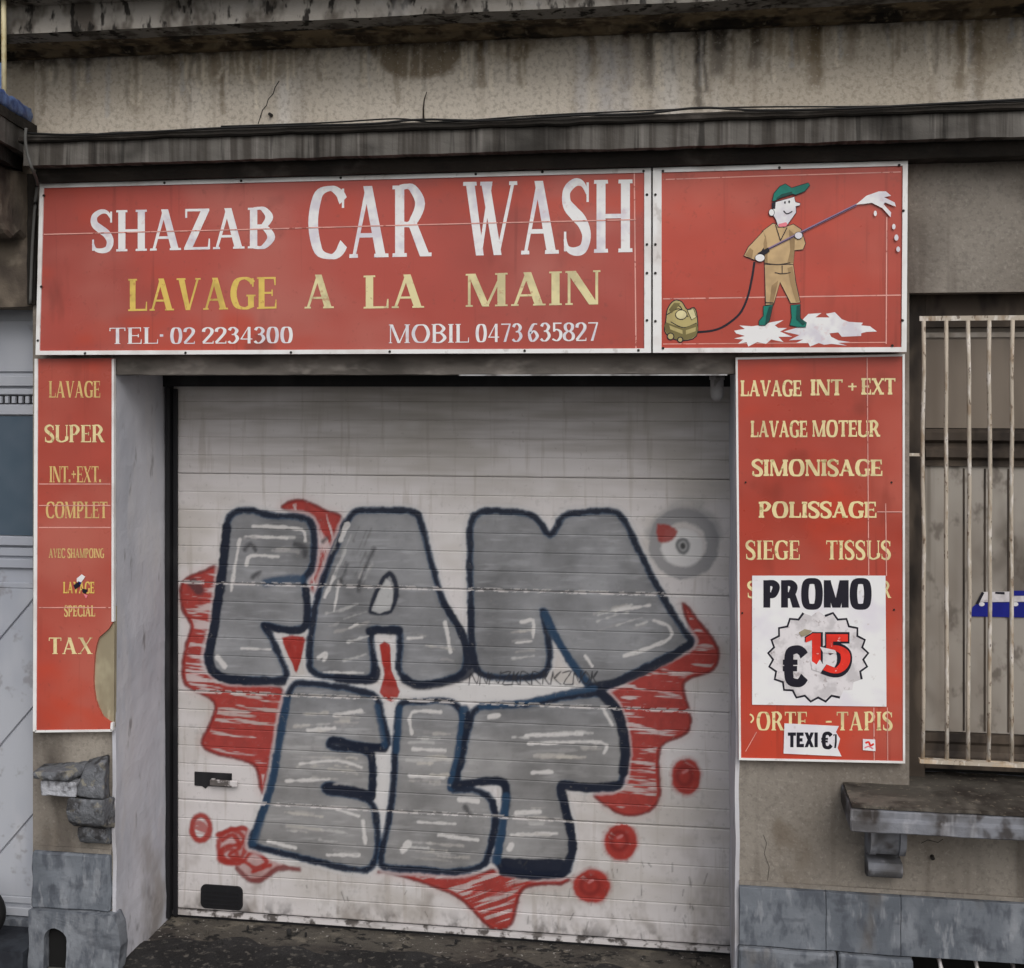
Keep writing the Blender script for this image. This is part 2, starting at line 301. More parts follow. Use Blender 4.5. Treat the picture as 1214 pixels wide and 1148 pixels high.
# ------------------------------------------------------------------ building
bld = thing('car_wash_building', 'stained beige rendered building around the graffiti-covered garage door', 'building', (X_(600), 0, 0))
def facade(xs, zs, holes, y0, y1):
    mb = MB(); nx, nz = len(xs) - 1, len(zs) - 1
    solid = [[not any(xs[i] >= h[0] - 1e-6 and xs[i + 1] <= h[1] + 1e-6 and zs[j] >= h[2] - 1e-6 and zs[j + 1] <= h[3] + 1e-6 for h in holes) for j in range(nz)] for i in range(nx)]
    for i in range(nx):
        for j in range(nz):
            if not solid[i][j]: continue
            a, b, c, d = xs[i], xs[i + 1], zs[j], zs[j + 1]
            mb.add([(a, y0, c), (b, y0, c), (b, y0, d), (a, y0, d)], [(0, 1, 2, 3)])
            mb.add([(a, y1, c), (b, y1, c), (b, y1, d), (a, y1, d)], [(3, 2, 1, 0)])
            for (di, dj, q) in ((-1, 0, [(a, y1, c), (a, y0, c), (a, y0, d), (a, y1, d)]), (1, 0, [(b, y0, c), (b, y1, c), (b, y1, d), (b, y0, d)]),
                                (0, -1, [(a, y1, c), (b, y1, c), (b, y0, c), (a, y0, c)]), (0, 1, [(a, y0, d), (b, y0, d), (b, y1, d), (a, y1, d)])):
                ii, jj = i + di, j + dj
                if ii < 0 or jj < 0 or ii >= nx or jj >= nz or not solid[ii][jj]: mb.add(q, [(0, 1, 2, 3)])
    return mb
ZWT, ZWB = Z_(1120, 347), Z_(996, 930)
ZPL = Z_(900, 1049); ZP2 = Z_(900, 1118); XC1 = X_(1081)
ZCEL = Z_(1100, 1122)
ZS = Z_(600, 160)
facade(sorted([XL, XJ1, XJ2, XW1, XC1, XW2, XR]), sorted([0, ZCEL, ZWB, ZL, ZWT, ZS]),
       [(XJ1, XJ2, 0, ZL), (XW1, XW2, ZWB, ZWT), (XC1, XW2, 0, ZCEL)], 0, .44).build('wall', 'render', bld, fix=False)
MB().box(XL, XR, .02, .44, Z_(600, 20) + .001, 6.6).build('upper_wall', 'frieze', bld)
# string course above the sign: sooty lip, streaked fascia, two receding fillets
def zc(v, y): return Z_(627, v, y)
prof = [(.02, zc(178, -.10) + .03), (-.17, zc(178, -.19)), (-.19, zc(178, -.19) ), (-.19, zc(151, -.19)), (.02, zc(151, -.19))]
XCL = X_(34, -.15, 170)
MB().prism_yz([(.02, zc(179, -.19)), (-.19, zc(179, -.19)), (-.19, zc(151, -.19)), (.02, zc(151, -.19))], XCL, XR).build('cornice_fascia', 'cornice', bld, rough=.004, cuts=7)
MB().prism_yz([(.02, zc(151, -.19) + .001), (-.205, zc(151, -.19) + .001), (-.212, zc(148, -.2)), (-.205, zc(143, -.2)), (-.13, zc(139, -.15)), (.02, zc(138, -.05))], XCL - .01, XR).build('cornice_lip', 'cornice_soot_shade', bld, rough=.005, cuts=7)
MB().prism_yz([(.02, zc(200, -.12)), (-.11, zc(200, -.12)), (-.13, zc(190, -.13)), (-.13, zc(179, -.19) - .001), (.02, zc(179, -.19) - .001)], XCL + .02, XR).build('cornice_bed', 'cornice_soot_shade', bld, rough=.003, cuts=7)
# upper cornice: pale stained fascia and bed moulding
zu = lambda v, y: Z_(627, v, y)
MB().prism_yz([(.04, zu(17, -.22)), (-.27, zu(17, -.22)), (-.22, zu(15, -.22)), (-.22, zu(-22, -.22)), (-.33, zu(-26, -.22)), (-.33, zu(-34, -.22)), (.04, zu(-40, -.05))], XL - 3.3, XR).build('upper_cornice', 'upper_stone', bld, rough=.004, cuts=7)
MB().prism_yz([(.03, zu(41, -.04)), (-.035, zu(41, -.04)), (-.05, zu(34, -.05)), (-.11, zu(27, -.1)), (-.15, zu(24, -.13)), (-.15, zu(17, -.22) - .001), (.03, zu(17, -.22) - .001)], XL - 3.3, XR).build('bed_moulding', 'bed_stone', bld, rough=.004, cuts=7)
# plastered cheeks of the gateway and the lintel beam
xr = XJ1
MB().hexa([(xr - .004, -.006, 0), (xr + .012, -.006, 0), (xr + .012, -.006, ZL), (xr - .004, -.006, ZL)], [(xr - .004, YD, 0), (xr + .022, YD, 0), (xr + .006, YD, ZL), (xr - .004, YD, ZL)]).build('jamb_plaster', 'plaster', bld, rough=.006, cuts=6, rs=4)
MB().hexa([(XJ2 - .012, -.006, 0), (XJ2 + .004, -.006, 0), (XJ2 + .004, -.006, ZL), (XJ2 - .010, -.006, ZL)], [(XJ2 - .012, YD, 0), (XJ2 + .004, YD, 0), (XJ2 + .004, YD, ZL), (XJ2 - .012, YD, ZL)]).build('jamb_plaster', 'plaster', bld, rough=.005, cuts=6, rs=4)
MB().box(XJ1 + .002, XJ2 - .002, -.012, .30, ZL + .0, Z_(500, 415)).build('lintel_beam', 'lintel', bld, rough=.003, cuts=6)
MB().box(X_(545), X_(862), -.016, .02, ZL - .006, ZL - .001).build('lintel_edge', 'steel_edge', bld)
MB().box(XJ1 - .1, XJ2 + .1, .445, .70, ZL - .05, ZL + .3).build('header_shade', 'black', bld)  # door header coloured black for its shadow under the lintel
# black sheet painting the dark of the interior behind the shutters
MB().box(XJ1 - .3, XJ2 + .3, .75, .78, 0, 3).build('interior_dark', 'void', bld)
# plinth of blue limestone, right pier
xs = [X_(876), X_(978), X_(1066), X_(1216), X_(1216) + .5, XR]
for a, b in zip(xs[:-1], xs[1:]):
    MB().box(a + .0008, b - .0008, -.03, .02, ZP2 + .0015, ZPL - .001).build('plinth_stone', 'bluestone', bld, bev=.0015, rough=.0025, cuts=4)
MB().box(X_(876), XR, -.012, .02, ZPL + .0005, ZPL + .016).build('plinth_bedding', 'render', bld)
for a, b in ((X_(874), X_(990)), (X_(991), XC1)):
    MB().box(a + .002, b - .002, -.05, .02, .002, ZP2 - .003).build('plinth_stone', 'bluestone_pale', bld, bev=.008, rough=.005, cuts=4)
MB().box(XW2 + .0, XR, -.05, .02, .002, ZP2 - .003).build('plinth_stone', 'bluestone_pale', bld, bev=.008, rough=.005, cuts=4)
MB().box(XC1, XW2, .40, .42, 0, ZCEL).build('cellar_back', 'void', bld)
# left pier plinth with an arched air vent
ZQ1, ZQ2 = Z_(90, 1010), Z_(90, 1077)
MB().box(X_(41), X_(134) - .004, -.024, .02, ZQ2 + .002, ZQ1).build('plinth_stone', 'bluestone', bld, bev=.008, rough=.006, cuts=4)
a, b = X_(52, -.045), X_(78.5, -.045); za = Z_(65, 1101, -.045)
x0, x1 = X_(34, -.045), X_(143, -.045)
arch = [((a + b) / 2 + (b - a) / 2 * math.cos(t), za - .05 + .05 * math.sin(t)) for t in np.linspace(0, math.pi, 9)]
MB().prism_xz([(x0, .0), (a, .0)] + arch[::-1] + [(b, .0), (x1 - .02, .0), (x1, .12), (x1 - .015, ZQ2 - .04), (x1 - .03, ZQ2), (x0, ZQ2)], -.045, .02).build('vent_stone', 'bluestone_pale', bld, rough=.0045, cuts=4)
MB().box(a - .02, b + .02, -.006, -.002, .0, za + .01).build('vent_dark', 'void', bld)  # black plate painting the vent's dark depth on the solid wall
MB().box(X_(41), X_(134) - .004, -.008, .01, ZQ1 + .001, ZQ1 + .02).build('plinth_bedding', 'render', bld)

# ------------------------------------------------------------------ window sill with its bracket, and the broken one on the left pier
zt = ZWB; zf = Z_(1010, 985, -.25)
sillp = MB().prism_yz([(.02, zt), (.2, zt + .012), (.2, zt - .05), (-.16, zf - .002), (-.262, zf), (-.262, zt - .036), (-.252, zt - .032), (-.252, zt - .004)], X_(997), XW2 + .26)
sill = sillp.build('window_sill', 'sill_stone', bld, bev=.004, rough=.003, cuts=5)
MB().box(X_(997) + .006, XW2 + .25, -.244, .19, zt + .0, zt + .010).build('sill_weathering', 'sill_top', sill, rough=.004, cuts=5)
def bracket(x0, x1, zt, zb, m, par):
    h = zt - zb
    pr = [(.01, zt), (-.15, zt), (-.155, zt - .12 * h), (-.15, zt - .34 * h), (-.125, zt - .50 * h), (-.09, zt - .57 * h), (-.02, zt - .60 * h), (-.02, zt - .68 * h), (-.085, zt - .72 * h), (-.095, zt - .82 * h), (-.07, zt - .95 * h), (-.02, zb), (.01, zb)]
    k = len(pr); up = catmull(pr[1:7], 4); dn = catmull(pr[8:12], 4); prof_ = [pr[0]] + [tuple(q_) for q_ in up] + [pr[7]] + [tuple(q_) for q_ in dn] + pr[12:]
    w = x1 - x0
    o = MB().prism_yz(prof_, x0, x1).build('sill_bracket', m, par)
    for a0, a1 in ((0, .16), (.84, 1)): MB().prism_yz([(q_[0] - .010, q_[1]) for q_ in up] + [(pr[7][0], up[-1][1]), (pr[7][0], zt)], x0 + w * a0 - .001, x0 + w * a1 + .001).build('bracket_fillet', m, par)
    MB().box(x0 - .006, x1 + .006, -.165, .0, zt - .012, zt - .0005).build('bracket_cap', m, par, bev=.002)
    return o
bracket(X_(1030, -.1), X_(1071, -.1), zf + .005, Z_(1050, 1042, -.05), 'sill_stone', sill)
bracket(XW2 - .12, XW2 + .02, zf + .005, Z_(1050, 1042, -.05), 'sill_stone', sill)
bs = MB().hexa([(X_(40, -.13), -.13, Z_(60, 925, -.13)), (X_(78, -.13), -.12, Z_(60, 926, -.13)), (X_(74, -.13), -.12, Z_(60, 917, -.13)), (X_(40, -.13), -.13, Z_(60, 917, -.13))],
              [(X_(50), .005, Z_(60, 918)), (X_(112), .005, Z_(100, 914)), (X_(108), .005, Z_(100, 902)), (X_(52), .005, Z_(60, 906))]).build('broken_sill', 'broken_stone', bld, rough=.004, cuts=4, rs=24, smooth=True)
MB().box(X_(48, -.10), X_(90, -.10), -.10, .005, Z_(60, 944, -.10), Z_(60, 926.5, -.10)).build('fracture_face', 'broken_white', bs, bev=.004, rough=.004, cuts=3, rs=30)
MB().hexa([(X_(91, -.11), -.11, Z_(96, 944, -.11)), (X_(123, -.11), -.11, Z_(120, 948, -.11)), (X_(122, -.11), -.09, Z_(120, 903, -.11)), (X_(96, -.11), -.10, Z_(96, 916, -.11))],
          [(X_(92), .005, Z_(96, 944)), (X_(130), .005, Z_(120, 948)), (X_(129), .005, Z_(120, 893)), (X_(104), .005, Z_(100, 900))]).build('broken_block', 'broken_stone', bs, bev=.006, rough=.005, cuts=4, rs=22, smooth=True)
MB().prism_yz([(.005, Z_(110, 944)), (-.115, Z_(110, 947, -.1)), (-.12, Z_(110, 962, -.1)), (-.10, Z_(110, 977, -.1)), (-.06, Z_(110, 981, -.06)), (.005, Z_(110, 980))], X_(81, -.1), X_(123, -.1)).build('broken_bracket', 'broken_stone', bs, bev=.004, rough=.004, cuts=4, rs=26, smooth=True)
MB().prism_yz([(.005, Z_(110, 979)), (-.06, Z_(110, 982, -.06)), (-.068, Z_(110, 990, -.06)), (-.045, Z_(110, 999, -.04)), (.005, Z_(110, 1000))], X_(92, -.06), X_(124, -.06)).build('broken_bracket', 'broken_stone', bs, bev=.004, rough=.003, cuts=4, rs=26, smooth=True)

# ------------------------------------------------------------------ lettering: drawn glyphs, laid as thin print on the sign faces
class Glyphs:
    def __init__(s, T=.15, t=.05, sf=.045, so=.07): s.T, s.t, s.sf, s.so = T, t, sf, so
    def rect(s, x0, x1, y0, y1): return [(x0, y0), (x1, y0), (x1, y1), (x0, y1)]
    def pen(s, pts, n=5, closed=False, w=None):
        c = catmull(pts, n, closed); out = []; m = len(c); Lp, Rp = [], []
        for i in range(m):
            a, b = (c[(i - 1) % m], c[(i + 1) % m]) if closed else (c[max(i - 1, 0)], c[min(i + 1, m - 1)])
            d = b - a; d = d / (np.hypot(*d) + 1e-9)
            wd = (s.t * 1.15 + (s.T * 1.08 - s.t * 1.15) * abs(d[1]) ** 1.3) if w is None else (w[0] + (w[1] - w[0]) * math.sin(math.pi * i / (m - 1)) ** 1.5)
            nrm = np.array((-d[1], d[0])) * wd / 2; Lp.append(c[i] + nrm); Rp.append(c[i] - nrm)
        if closed: Lp.append(Lp[0]); Rp.append(Rp[0])
        return ('strip', Lp, Rp)
    def serif(s, x0, x1, y, up):
        if s.sf <= 0: return []
        o = s.so; y0, y1 = (y, y + s.sf) if up else (y - s.sf, y)
        return [[(x0 - o, y0), (x1 + o, y0), (x1 + o * .9, y1), (x0 - o * .9, y1)]]
    def stem(s, x, w=None, y0=0, y1=1, top=True, bot=True):
        w = w or s.T; r = [s.rect(x, x + w, y0, y1)]
        if bot: r += s.serif(x, x + w, y0, True)
        if top: r += s.serif(x, x + w, y1, False)
        return r
    def g(s, ch):
        T, t, so, sf, R = s.T, s.t, (s.so if s.sf > 0 else 0), s.sf, s.rect
        o = so; tt = t if sf > 0 else T * .82
        def beak(x, y, up, h=.2):
            if sf <= 0: return []
            return [[(x - t * .9, y), (x, y), (x, y + (h if up else -h)), (x - t * .55, y + (h if up else -h))]]
        if ch == ' ': return .32, []
        if ch == 'I': return T + 2 * o, s.stem(o)
        if ch == 'L': w = .62; return w, s.stem(o) + [R(o + T, w, 0, tt)] + beak(w, tt, True, .22)
        if ch in 'EF':
            w = .62; r = s.stem(o) + [R(o + T, w - .03, 1 - tt, 1), R(o + T, w - .12, .5 - tt / 2, .5 + tt / 2)] + beak(w - .03, 1 - tt, False)
            if sf > 0: r += [R(w - .16, w - .12, .40, .60)]
            return w, r + ([R(o + T, w, 0, tt)] + beak(w, tt, True, .22) if ch == 'E' else [])
        if ch == 'T':
            w = .68; r = s.stem(w / 2 - T / 2, top=False) + [R(0, w, 1 - tt, 1)]
            if sf > 0: r += [R(0, t * .8, .80, 1 - tt), R(w - t * .8, w, .80, 1 - tt)]
            return w, r
        if ch == 'H': w = .80; return w, s.stem(o) + s.stem(w - o - T) + [R(o + T, w - o - T, .5 - tt / 2, .5 + tt / 2)]
        if ch == 'N':
            w = .80; v = t if sf > 0 else T
            return w, s.stem(o, v) + s.stem(w - o - v, v, bot=sf <= 0) + [[(w - o - T * 1.1, 0), (w - o, 0), (o + T, 1), (o - (.04 if sf > 0 else 0), 1)]]
        if ch == 'M':
            w = .98; v = t if sf > 0 else T; c = w / 2
            return w, s.stem(o, v) + s.stem(w - o - T, T) + [[(c - T * .55, 0), (c + T * .35, 0), (o + T * .95, 1), (o, 1)], [(c - t * .5, 0), (c + v * .6, 0), (w - o - T * .2, 1), (w - o - T * .2 - v * 1.1, 1)]]
        if ch == 'A':
            w = .80; v = t * 1.1 if sf > 0 else T; c = w / 2
            return w, [[(o, 0), (o + v, 0), (c + v * .4, 1), (c - T * .35, 1)], [(w - o - T * 1.05, 0), (w - o, 0), (c + T * .35, 1), (c - T * .62, 1)], R(o + .13, w - o - T, .28, .28 + tt)] + s.serif(o, o + v, 0, True) + s.serif(w - o - T, w - o, 0, True)
        if ch == 'V':
            w = .78; v = t * 1.1 if sf > 0 else T; c = w / 2
            return w, [[(c - T * .5, 0), (c + T * .3, 0), (o + T * 1.05, 1), (o, 1)], [(c - v * .4, 0), (c + v * .6, 0), (w - o, 1), (w - o - v, 1)]] + s.serif(o, o + T, 1, False) + s.serif(w - o - v, w - o, 1, False)
        if ch == 'W':
            w = 1.16; v = t * 1.1 if sf > 0 else T; a, b, c = .36, .74, .55
            return w, [[(a - T * .45, 0), (a + T * .45, 0), (o + T, 1), (o, 1)], [(a - v * .5, 0), (a + v * .6, 0), (c + .08, 1), (c + .08 - v, 1)], [(b - T * .45, 0), (b + T * .45, 0), (c + .02, 1), (c + .02 - T, 1)],
                       [(b - v * .5, 0), (b + v * .6, 0), (w - o, 1), (w - o - v, 1)]] + s.serif(o, o + T, 1, False) + s.serif(c - T * .7, c + .02, 1, False) + s.serif(w - o - v, w - o, 1, False)
        if ch == 'X':
            w = .78; v = t * 1.1 if sf > 0 else T
            return w, [[(w - o - T, 0), (w - o, 0), (o + T, 1), (o, 1)], [(o, 0), (o + v, 0), (w - o, 1), (w - o - v, 1)]] + s.serif(o, o + v, 0, True) + s.serif(w - o - T, w - o, 0, True) + s.serif(o, o + T, 1, False) + s.serif(w - o - v, w - o, 1, False)
        if ch == 'Z':
            w = .66; return w, [R(.03, w - .02, 1 - tt, 1), R(0, w, 0, tt), [(0, tt * .8), (T * 1.15, tt * .8), (w - .02, 1 - tt * .8), (w - .02 - T * 1.15, 1 - tt * .8)]] + beak(w, tt, True, .2) + ([R(.03, .03 + t * .8, .78, 1 - tt)] if sf > 0 else [])
        if ch in 'OQ0':
            w = .84 if ch != '0' else .56; h = T / 2; return w, [s.pen([(h, .5), (w * .24, .11), (w / 2, .03), (w * .76, .11), (w - h, .5), (w * .76, .89), (w / 2, .97), (w * .24, .89)], 6, True)]
        if ch in 'CG€':
            w = .76; h = T / 2; y = .80 if ch != 'G' else .82
            r = [s.pen([(w - .05, y), (w * .82, .91), (w * .58, .975), (w * .26, .88), (h, .5), (w * .26, .12), (w * .58, .025), (w * .80, .07), (w - .04, .20 if ch != 'G' else .13)], 6)]
            if sf > 0 and ch != '€': r += [R(w - .06 - t * .3, w - .03, .70, .97)]
            if ch == 'C' and sf > 0: pass
            if ch == 'G': r += s.stem(w - T - .02, y0=.06, y1=.45, bot=False)
            if ch == '€': r = r[:1] + [R(-.06, w * .62, .54, .54 + tt * .6), R(-.06, w * .60, .36, .36 + tt * .6)]
            return w, r
        if ch in 'PRB':
            w = .66 if ch != 'B' else .68; x = o + T * .5; r = s.stem(o); h = T / 2
            if ch == 'B': 
                return w, r + [s.pen([(x, 1 - tt / 2), (w * .55, 1 - tt / 2), (w - h - .05, .76), (w * .55, .53), (x, .53)], 6), s.pen([(x, .53), (w * .58, .53), (w - h, .27), (w * .58, tt / 2), (x, tt / 2)], 6)]
            r += [s.pen([(x, 1 - tt / 2), (w * .58, 1 - tt / 2), (w - h - .01, .74), (w * .58, .47), (x, .47)], 6)]
            if ch == 'R': w = .76; r += [[(w - T * 1.1, 0), (w, 0), (.30 + T, .49), (.30, .49)]] + ([R(w - T * .9, w + .03, 0, sf)] if sf > 0 else [])
            return w, r
        if ch == 'U':
            w = .80; v = t if sf > 0 else T
            return w, s.stem(o, T, .3, 1, bot=False) + s.stem(w - o - v, v, .3, 1, bot=False) + [s.pen([(o + T / 2, .34), (o + T * .5 + .03, .14), (w / 2, .03), (w - o - v * .5 - .03, .14), (w - o - v / 2, .34)], 6)]
        if ch in 'S':
            w = .58; r = [s.pen([(w - .06, .82), (w * .72, .95), (w * .45, .97), (w * .16, .86), (w * .16, .68), (w * .42, .55), (w * .70, .43), (w - .08, .25), (w * .75, .07), (w * .45, .025), (w * .18, .07), (.05, .20)], 6, w=(tt * 1.0, T * 1.08))]
            if sf > 0: r += [R(w - .08, w - .08 + t * .8, .70, .97), R(.03, .03 + t * .8, .03, .30)]
            return w, r
        if ch == '1': w = .40; return w, [R(w * .4, w * .4 + T, 0, 1), [(0, .70), (w * .45, .80), (w * .45, 1), (0, .86)]]
        if ch == '2': w = .52; return w, [s.pen([(.05, .72), (.10, .90), (.28, .97), (.44, .84), (.42, .62), (.24, .34), (.04, .06)], 6), R(.02, w, 0, tt * 1.2)] + beak(w, tt, True, .12)
        if ch == '3': w = .50; return w, [s.pen([(.06, .80), (.14, .94), (.28, .965), (.41, .80), (.34, .60), (.18, .54)], 6), s.pen([(.18, .545), (.36, .50), (.44, .28), (.30, .05), (.14, .03), (.03, .14)], 6)]
        if ch == '4': w = .56; return w, [R(.34, .34 + T * .9, 0, 1), R(0, w, .24, .24 + tt * 1.1), [(0, .26), (.06, .24), (.36, .92), (.36, 1)]]
        if ch == '5':
            w = .50; x = .06
            return w, [R(x + .02, w - .02, 1 - tt * 1.4, 1), R(x, x + max(t, T * .75), .52, 1), s.pen([(x + .02, .55), (.24, .63), (w - T / 2, .50), (w - T / 2, .22), (.26, .03), (.03, .12)], 6)]
        if ch == '6': w = .54; return w, [s.pen([(.46, .93), (.26, .90), (T / 2, .45), (.14, .08), (.28, .025), (w - T / 2, .28), (.30, .56), (.12, .42)], 6)]
        if ch == '7': w = .50; return w, [R(.02, w, 1 - tt * 1.3, 1), [(.14, 0), (.14 + T * .9, 0), (w, 1 - tt), (w - t * 1.6, 1 - tt)]]
        if ch == '8': w = .54; return w, [s.pen([(.27, .97), (.10, .86), (.12, .64), (.27, .53), (.42, .64), (.44, .86)], 5, True), s.pen([(.27, .53), (.06, .36), (.08, .12), (.27, .025), (.46, .12), (.48, .36)], 5, True)]
        if ch == '+': w = .5; return w, [R(.02, .48, .46, .46 + max(t, .09)), R(.25 - max(t, .09) / 2, .25 + max(t, .09) / 2, .25, .72)]
        if ch == '.': return T * 1.1, [R(0, T, 0, T)]
        if ch == '·': return T * 1.1, [R(0, T, .42, .42 + T)]
        if ch == '-': return .34, [R(0, .34, .40, .40 + max(t, .09))]
        raise ValueError(ch)
ROMAN = Glyphs(.185, .062, .052, .055); SLAB = Glyphs(.20, .10, .13, .045); THIN = Glyphs(.145, .05, .04, .055); BOLD = Glyphs(.275, .19, 0, 0)
STEP = .00014
def word(txt, box, y, m, name='lettering', par=None, G=ROMAN, gap=.075, fat=0):
    """box = photo corners (bl, br, tr, tl) of the word on the plane y"""
    c = [at(*p, y) for p in box]; x = 0; polys = []
    for ch in txt:
        w, r = G.g(ch)
        for k, p in enumerate(r):
            off = lambda q: (q[0] + x, q[1])
            polys.append(('strip', [off(q) for q in p[1]], [off(q) for q in p[2]], k) if p[0] == 'strip' else ('poly', [off(q) for q in p], None, k))
        x += w + gap
    Wd = x - gap; mb = MB()
    def mp(q, k):
        s_, t_ = q[0] / Wd, q[1]
        p = c[0] * (1 - s_) * (1 - t_) + c[1] * s_ * (1 - t_) + c[2] * s_ * t_ + c[3] * (1 - s_) * t_
        return (p.x, y - .0006 - STEP * k, p.z)
    for kind, a, b, k in polys:
        if kind == 'poly': mb.add([mp(q, k) for q in a], [tuple(range(len(a)))])
        else:
            n = len(a); mb.add([mp(q, k) for q in a] + [mp(q, k) for q in b], [(i, n + i, n + i + 1, i + 1) for i in range(n - 1)])
    return mb.build(name, m, par, fix=False)
def bx(x0, x1, t0, b0, t1=None, b1=None):
    t1 = t0 if t1 is None else t1; b1 = b0 if b1 is None else b1
    return [(x0, b0), (x1, b1), (x1, t1), (x0, t0)]
def ribbon_px(mb, pts, wpx, y, n=1, closed=False):
    pts = catmull(pts, n, closed) if n > 1 else [np.array(p, float) for p in pts]
    if closed: pts = pts + [pts[0]]
    A, B = [], []; m = len(pts)
    for i in range(m):
        a, b = (pts[i - 1] if i > 0 else (pts[-2] if closed else pts[0])), (pts[i + 1] if i < m - 1 else (pts[1] if closed else pts[-1]))
        d = b - a; d = d / (np.hypot(*d) + 1e-9); nr = np.array((-d[1], d[0])) * wpx / 2
        A.append(at(*(pts[i] + nr), y)); B.append(at(*(pts[i] - nr), y))
    mb.add(A + B, [(i, i + 1, m + i + 1, m + i) for i in range(m - 1)])
def seam(pts, par, y, w=1.3, m='seam'):
    mb = MB(); ribbon_px(mb, pts, w, y - .0003); return mb.build('film_seam', m, par, fix=False)
def screws(pxs, y, par, r=.0055):
    base = None
    for (u, v) in pxs:
        p = at(u, v, y)
        if base is None:
            mb = MB(); n = 8
            ring = lambda rr, yy: [(rr * math.cos(2 * math.pi * j / n), yy, rr * math.sin(2 * math.pi * j / n)) for j in range(n)]
            mb.add(ring(r, 0) + ring(r * .8, -.004), [(j, (j + 1) % n, n + (j + 1) % n, n + j) for j in range(n)] + [tuple(range(n, 2 * n))])
            base = mb.build('screw', 'screw'); o = base
        else: o = bpy.data.objects.new('screw', base.data); COL.objects.link(o)
        o.location = p; setp(o, par)
def frame_strips(q, w, y, d, par, m='white_frame', wl=None, wr=None):
    """four metal edge strips round a quad given in photo corners bl, br, tr, tl"""
    P = [at(*p, y) for p in q]; c = sum(P, Vector()) / 4
    inn = [p + Vector(((wl or w) if c.x > p.x else -(wr or w), 0, math.copysign(w, c.z - p.z))) for p in P]
    for i in range(4):
        j = (i + 1) % 4; f = [P[i], P[j], inn[j], inn[i]]
        MB().hexa([(p.x, y - d, p.z) for p in f], [(p.x, y + d, p.z) for p in f]).build('frame_strip', m, par)
def panel_quad(q, y, d, m, par, name='panel'):
    P = [at(*p, y) for p in q]
    return MB().hexa([(p.x, y, p.z) for p in P], [(p.x, y + d, p.z) for p in P]).build(name, m, par)

# ---- large sign over the gateway
YS = -.075
q = [(43, 421), (772, 418.5), (772, 199.5), (48, 218.5)]
sg = thing('shop_sign', 'wide red sign with white and yellow lettering over the garage door', 'sign', at(400, 421, YS))
panel_quad(q, YS, .05, 'red', sg); frame_strips(q, .017, YS, .006, sg, wr=.026)
yl = YS
for t, b_, m, G in (('SHAZAB', bx(108, 326, 250, 299, 246, 294), 'ink_white', ROMAN), ('CAR', bx(366, 510, 222, 307, 219.5, 304), 'ink_white', ROMAN), ('WASH', bx(549, 750, 216, 303.5, 213, 299), 'ink_white', ROMAN),
                    ('LAVAGE', bx(152, 328, 331, 369, 328.5, 366), 'ink_gold', ROMAN), ('A', bx(361, 396, 326, 366, 325.5, 365.5), 'ink_cream', ROMAN), ('LA', bx(431, 503, 327, 366, 325, 365), 'ink_cream', ROMAN), ('MAIN', bx(552, 712, 325, 364, 320.5, 361), 'ink_cream', ROMAN),
                    ('TEL·', bx(130, 194, 389, 408, 388, 407.5), 'ink_white', THIN), ('02', bx(202, 231, 388.5, 408, 388.2, 407.8), 'ink_white', THIN), ('2234300', bx(240, 347, 388.2, 407.6, 387.4, 407), 'ink_white', THIN),
                    ('MOBIL', bx(461, 556, 385, 407, 384.2, 406.2), 'ink_white', THIN), ('0473', bx(564, 619, 384.5, 406, 383.5, 405.2), 'ink_white', THIN), ('635827', bx(626, 709, 383, 405, 382.2, 404.2), 'ink_white', THIN)):
    word(t, b_, yl, m, 'lettering', sg, G)
seam([(52, 278), (300, 272), (520, 266), (754, 260.5)], sg, YS - .0017); seam([(752, 205), (754, 416)], sg, YS, 1.5)
screws([(52, 232), (49, 340), (45, 404), (101, 419), (220, 418.5), (345, 418), (462, 417), (622, 416), (757, 415.5), (763, 203), (643, 204), (564, 206.5), (404, 211), (286, 214.5), (195, 217), (767, 231), (767, 290), (767, 324), (767, 380)], YS - .006, sg)

# ---- picture sign
q = [(774, 418.5), (1074.5, 417.5), (1076, 191), (774, 199.5)]
pg = thing('picture_sign', 'square red sign picturing a worker in brown overalls spraying water', 'sign', at(920, 418, YS))
panel_quad(q, YS - .004, .054, 'red_b', pg); frame_strips(q, .018, YS - .004, .006, pg, wl=.033)
screws([(786, 203), (924, 199), (1066, 196), (1071, 250), (1070, 380), (1058, 410), (786, 413), (777, 231), (777, 290), (777, 324), (777, 381)], YS - .010, pg)
YP = YS - .004
c8 = lambda pts: [(860 + x * .20906, 180 + y * .20906) for x, y in pts]
c3 = lambda pts: [(760 + x * .28007, 180 + y * .28007) for x, y in pts]
lay = [0]
def pic(pts, m, name='printed_picture', out=None, sm=0):
    if sm: pts = [tuple(p) for p in catmull(pts, sm, True)]
    y = YP - .0008 - lay[0] * .00012; lay[0] += 1
    o = MB().add([at(*p, y) for p in pts], [tuple(range(len(pts)))])
    if out:
        ribbon_px(o, pts, out, y - .00006, 1, True)
        me = o.build(name, m, pg, fix=False); me.data.materials.append(M['ink_black'])
        for p in me.data.polygons: p.material_index = 0 if p.index == 0 else 1
        lay[0] += 1; return me
    return o.build(name, m, pg, fix=False)
def line(pts, w, m, n=5, name='printed_line'):
    y = YP - .0008 - lay[0] * .00012; lay[0] += 1; mb = MB(); ribbon_px(mb, pts, w, y, n); return mb.build(name, m, pg, fix=False)
def ell(cx, cy, rx, ry, n=14): return [(cx + rx * math.cos(2 * math.pi * i / n), cy + ry * math.sin(2 * math.pi * i / n)) for i in range(n)]
seam([(786, 213), (900, 209), (1068, 204)], pg, YP - .0001, 1.2); seam(c8([(915, 370), (912, 1090)]), pg, YP - .0001, 1.4); seam([(786, 354.5), (1070, 350)], pg, YP - .0003, 1.4); seam([(786, 408), (1050, 406)], pg, YP, 1)
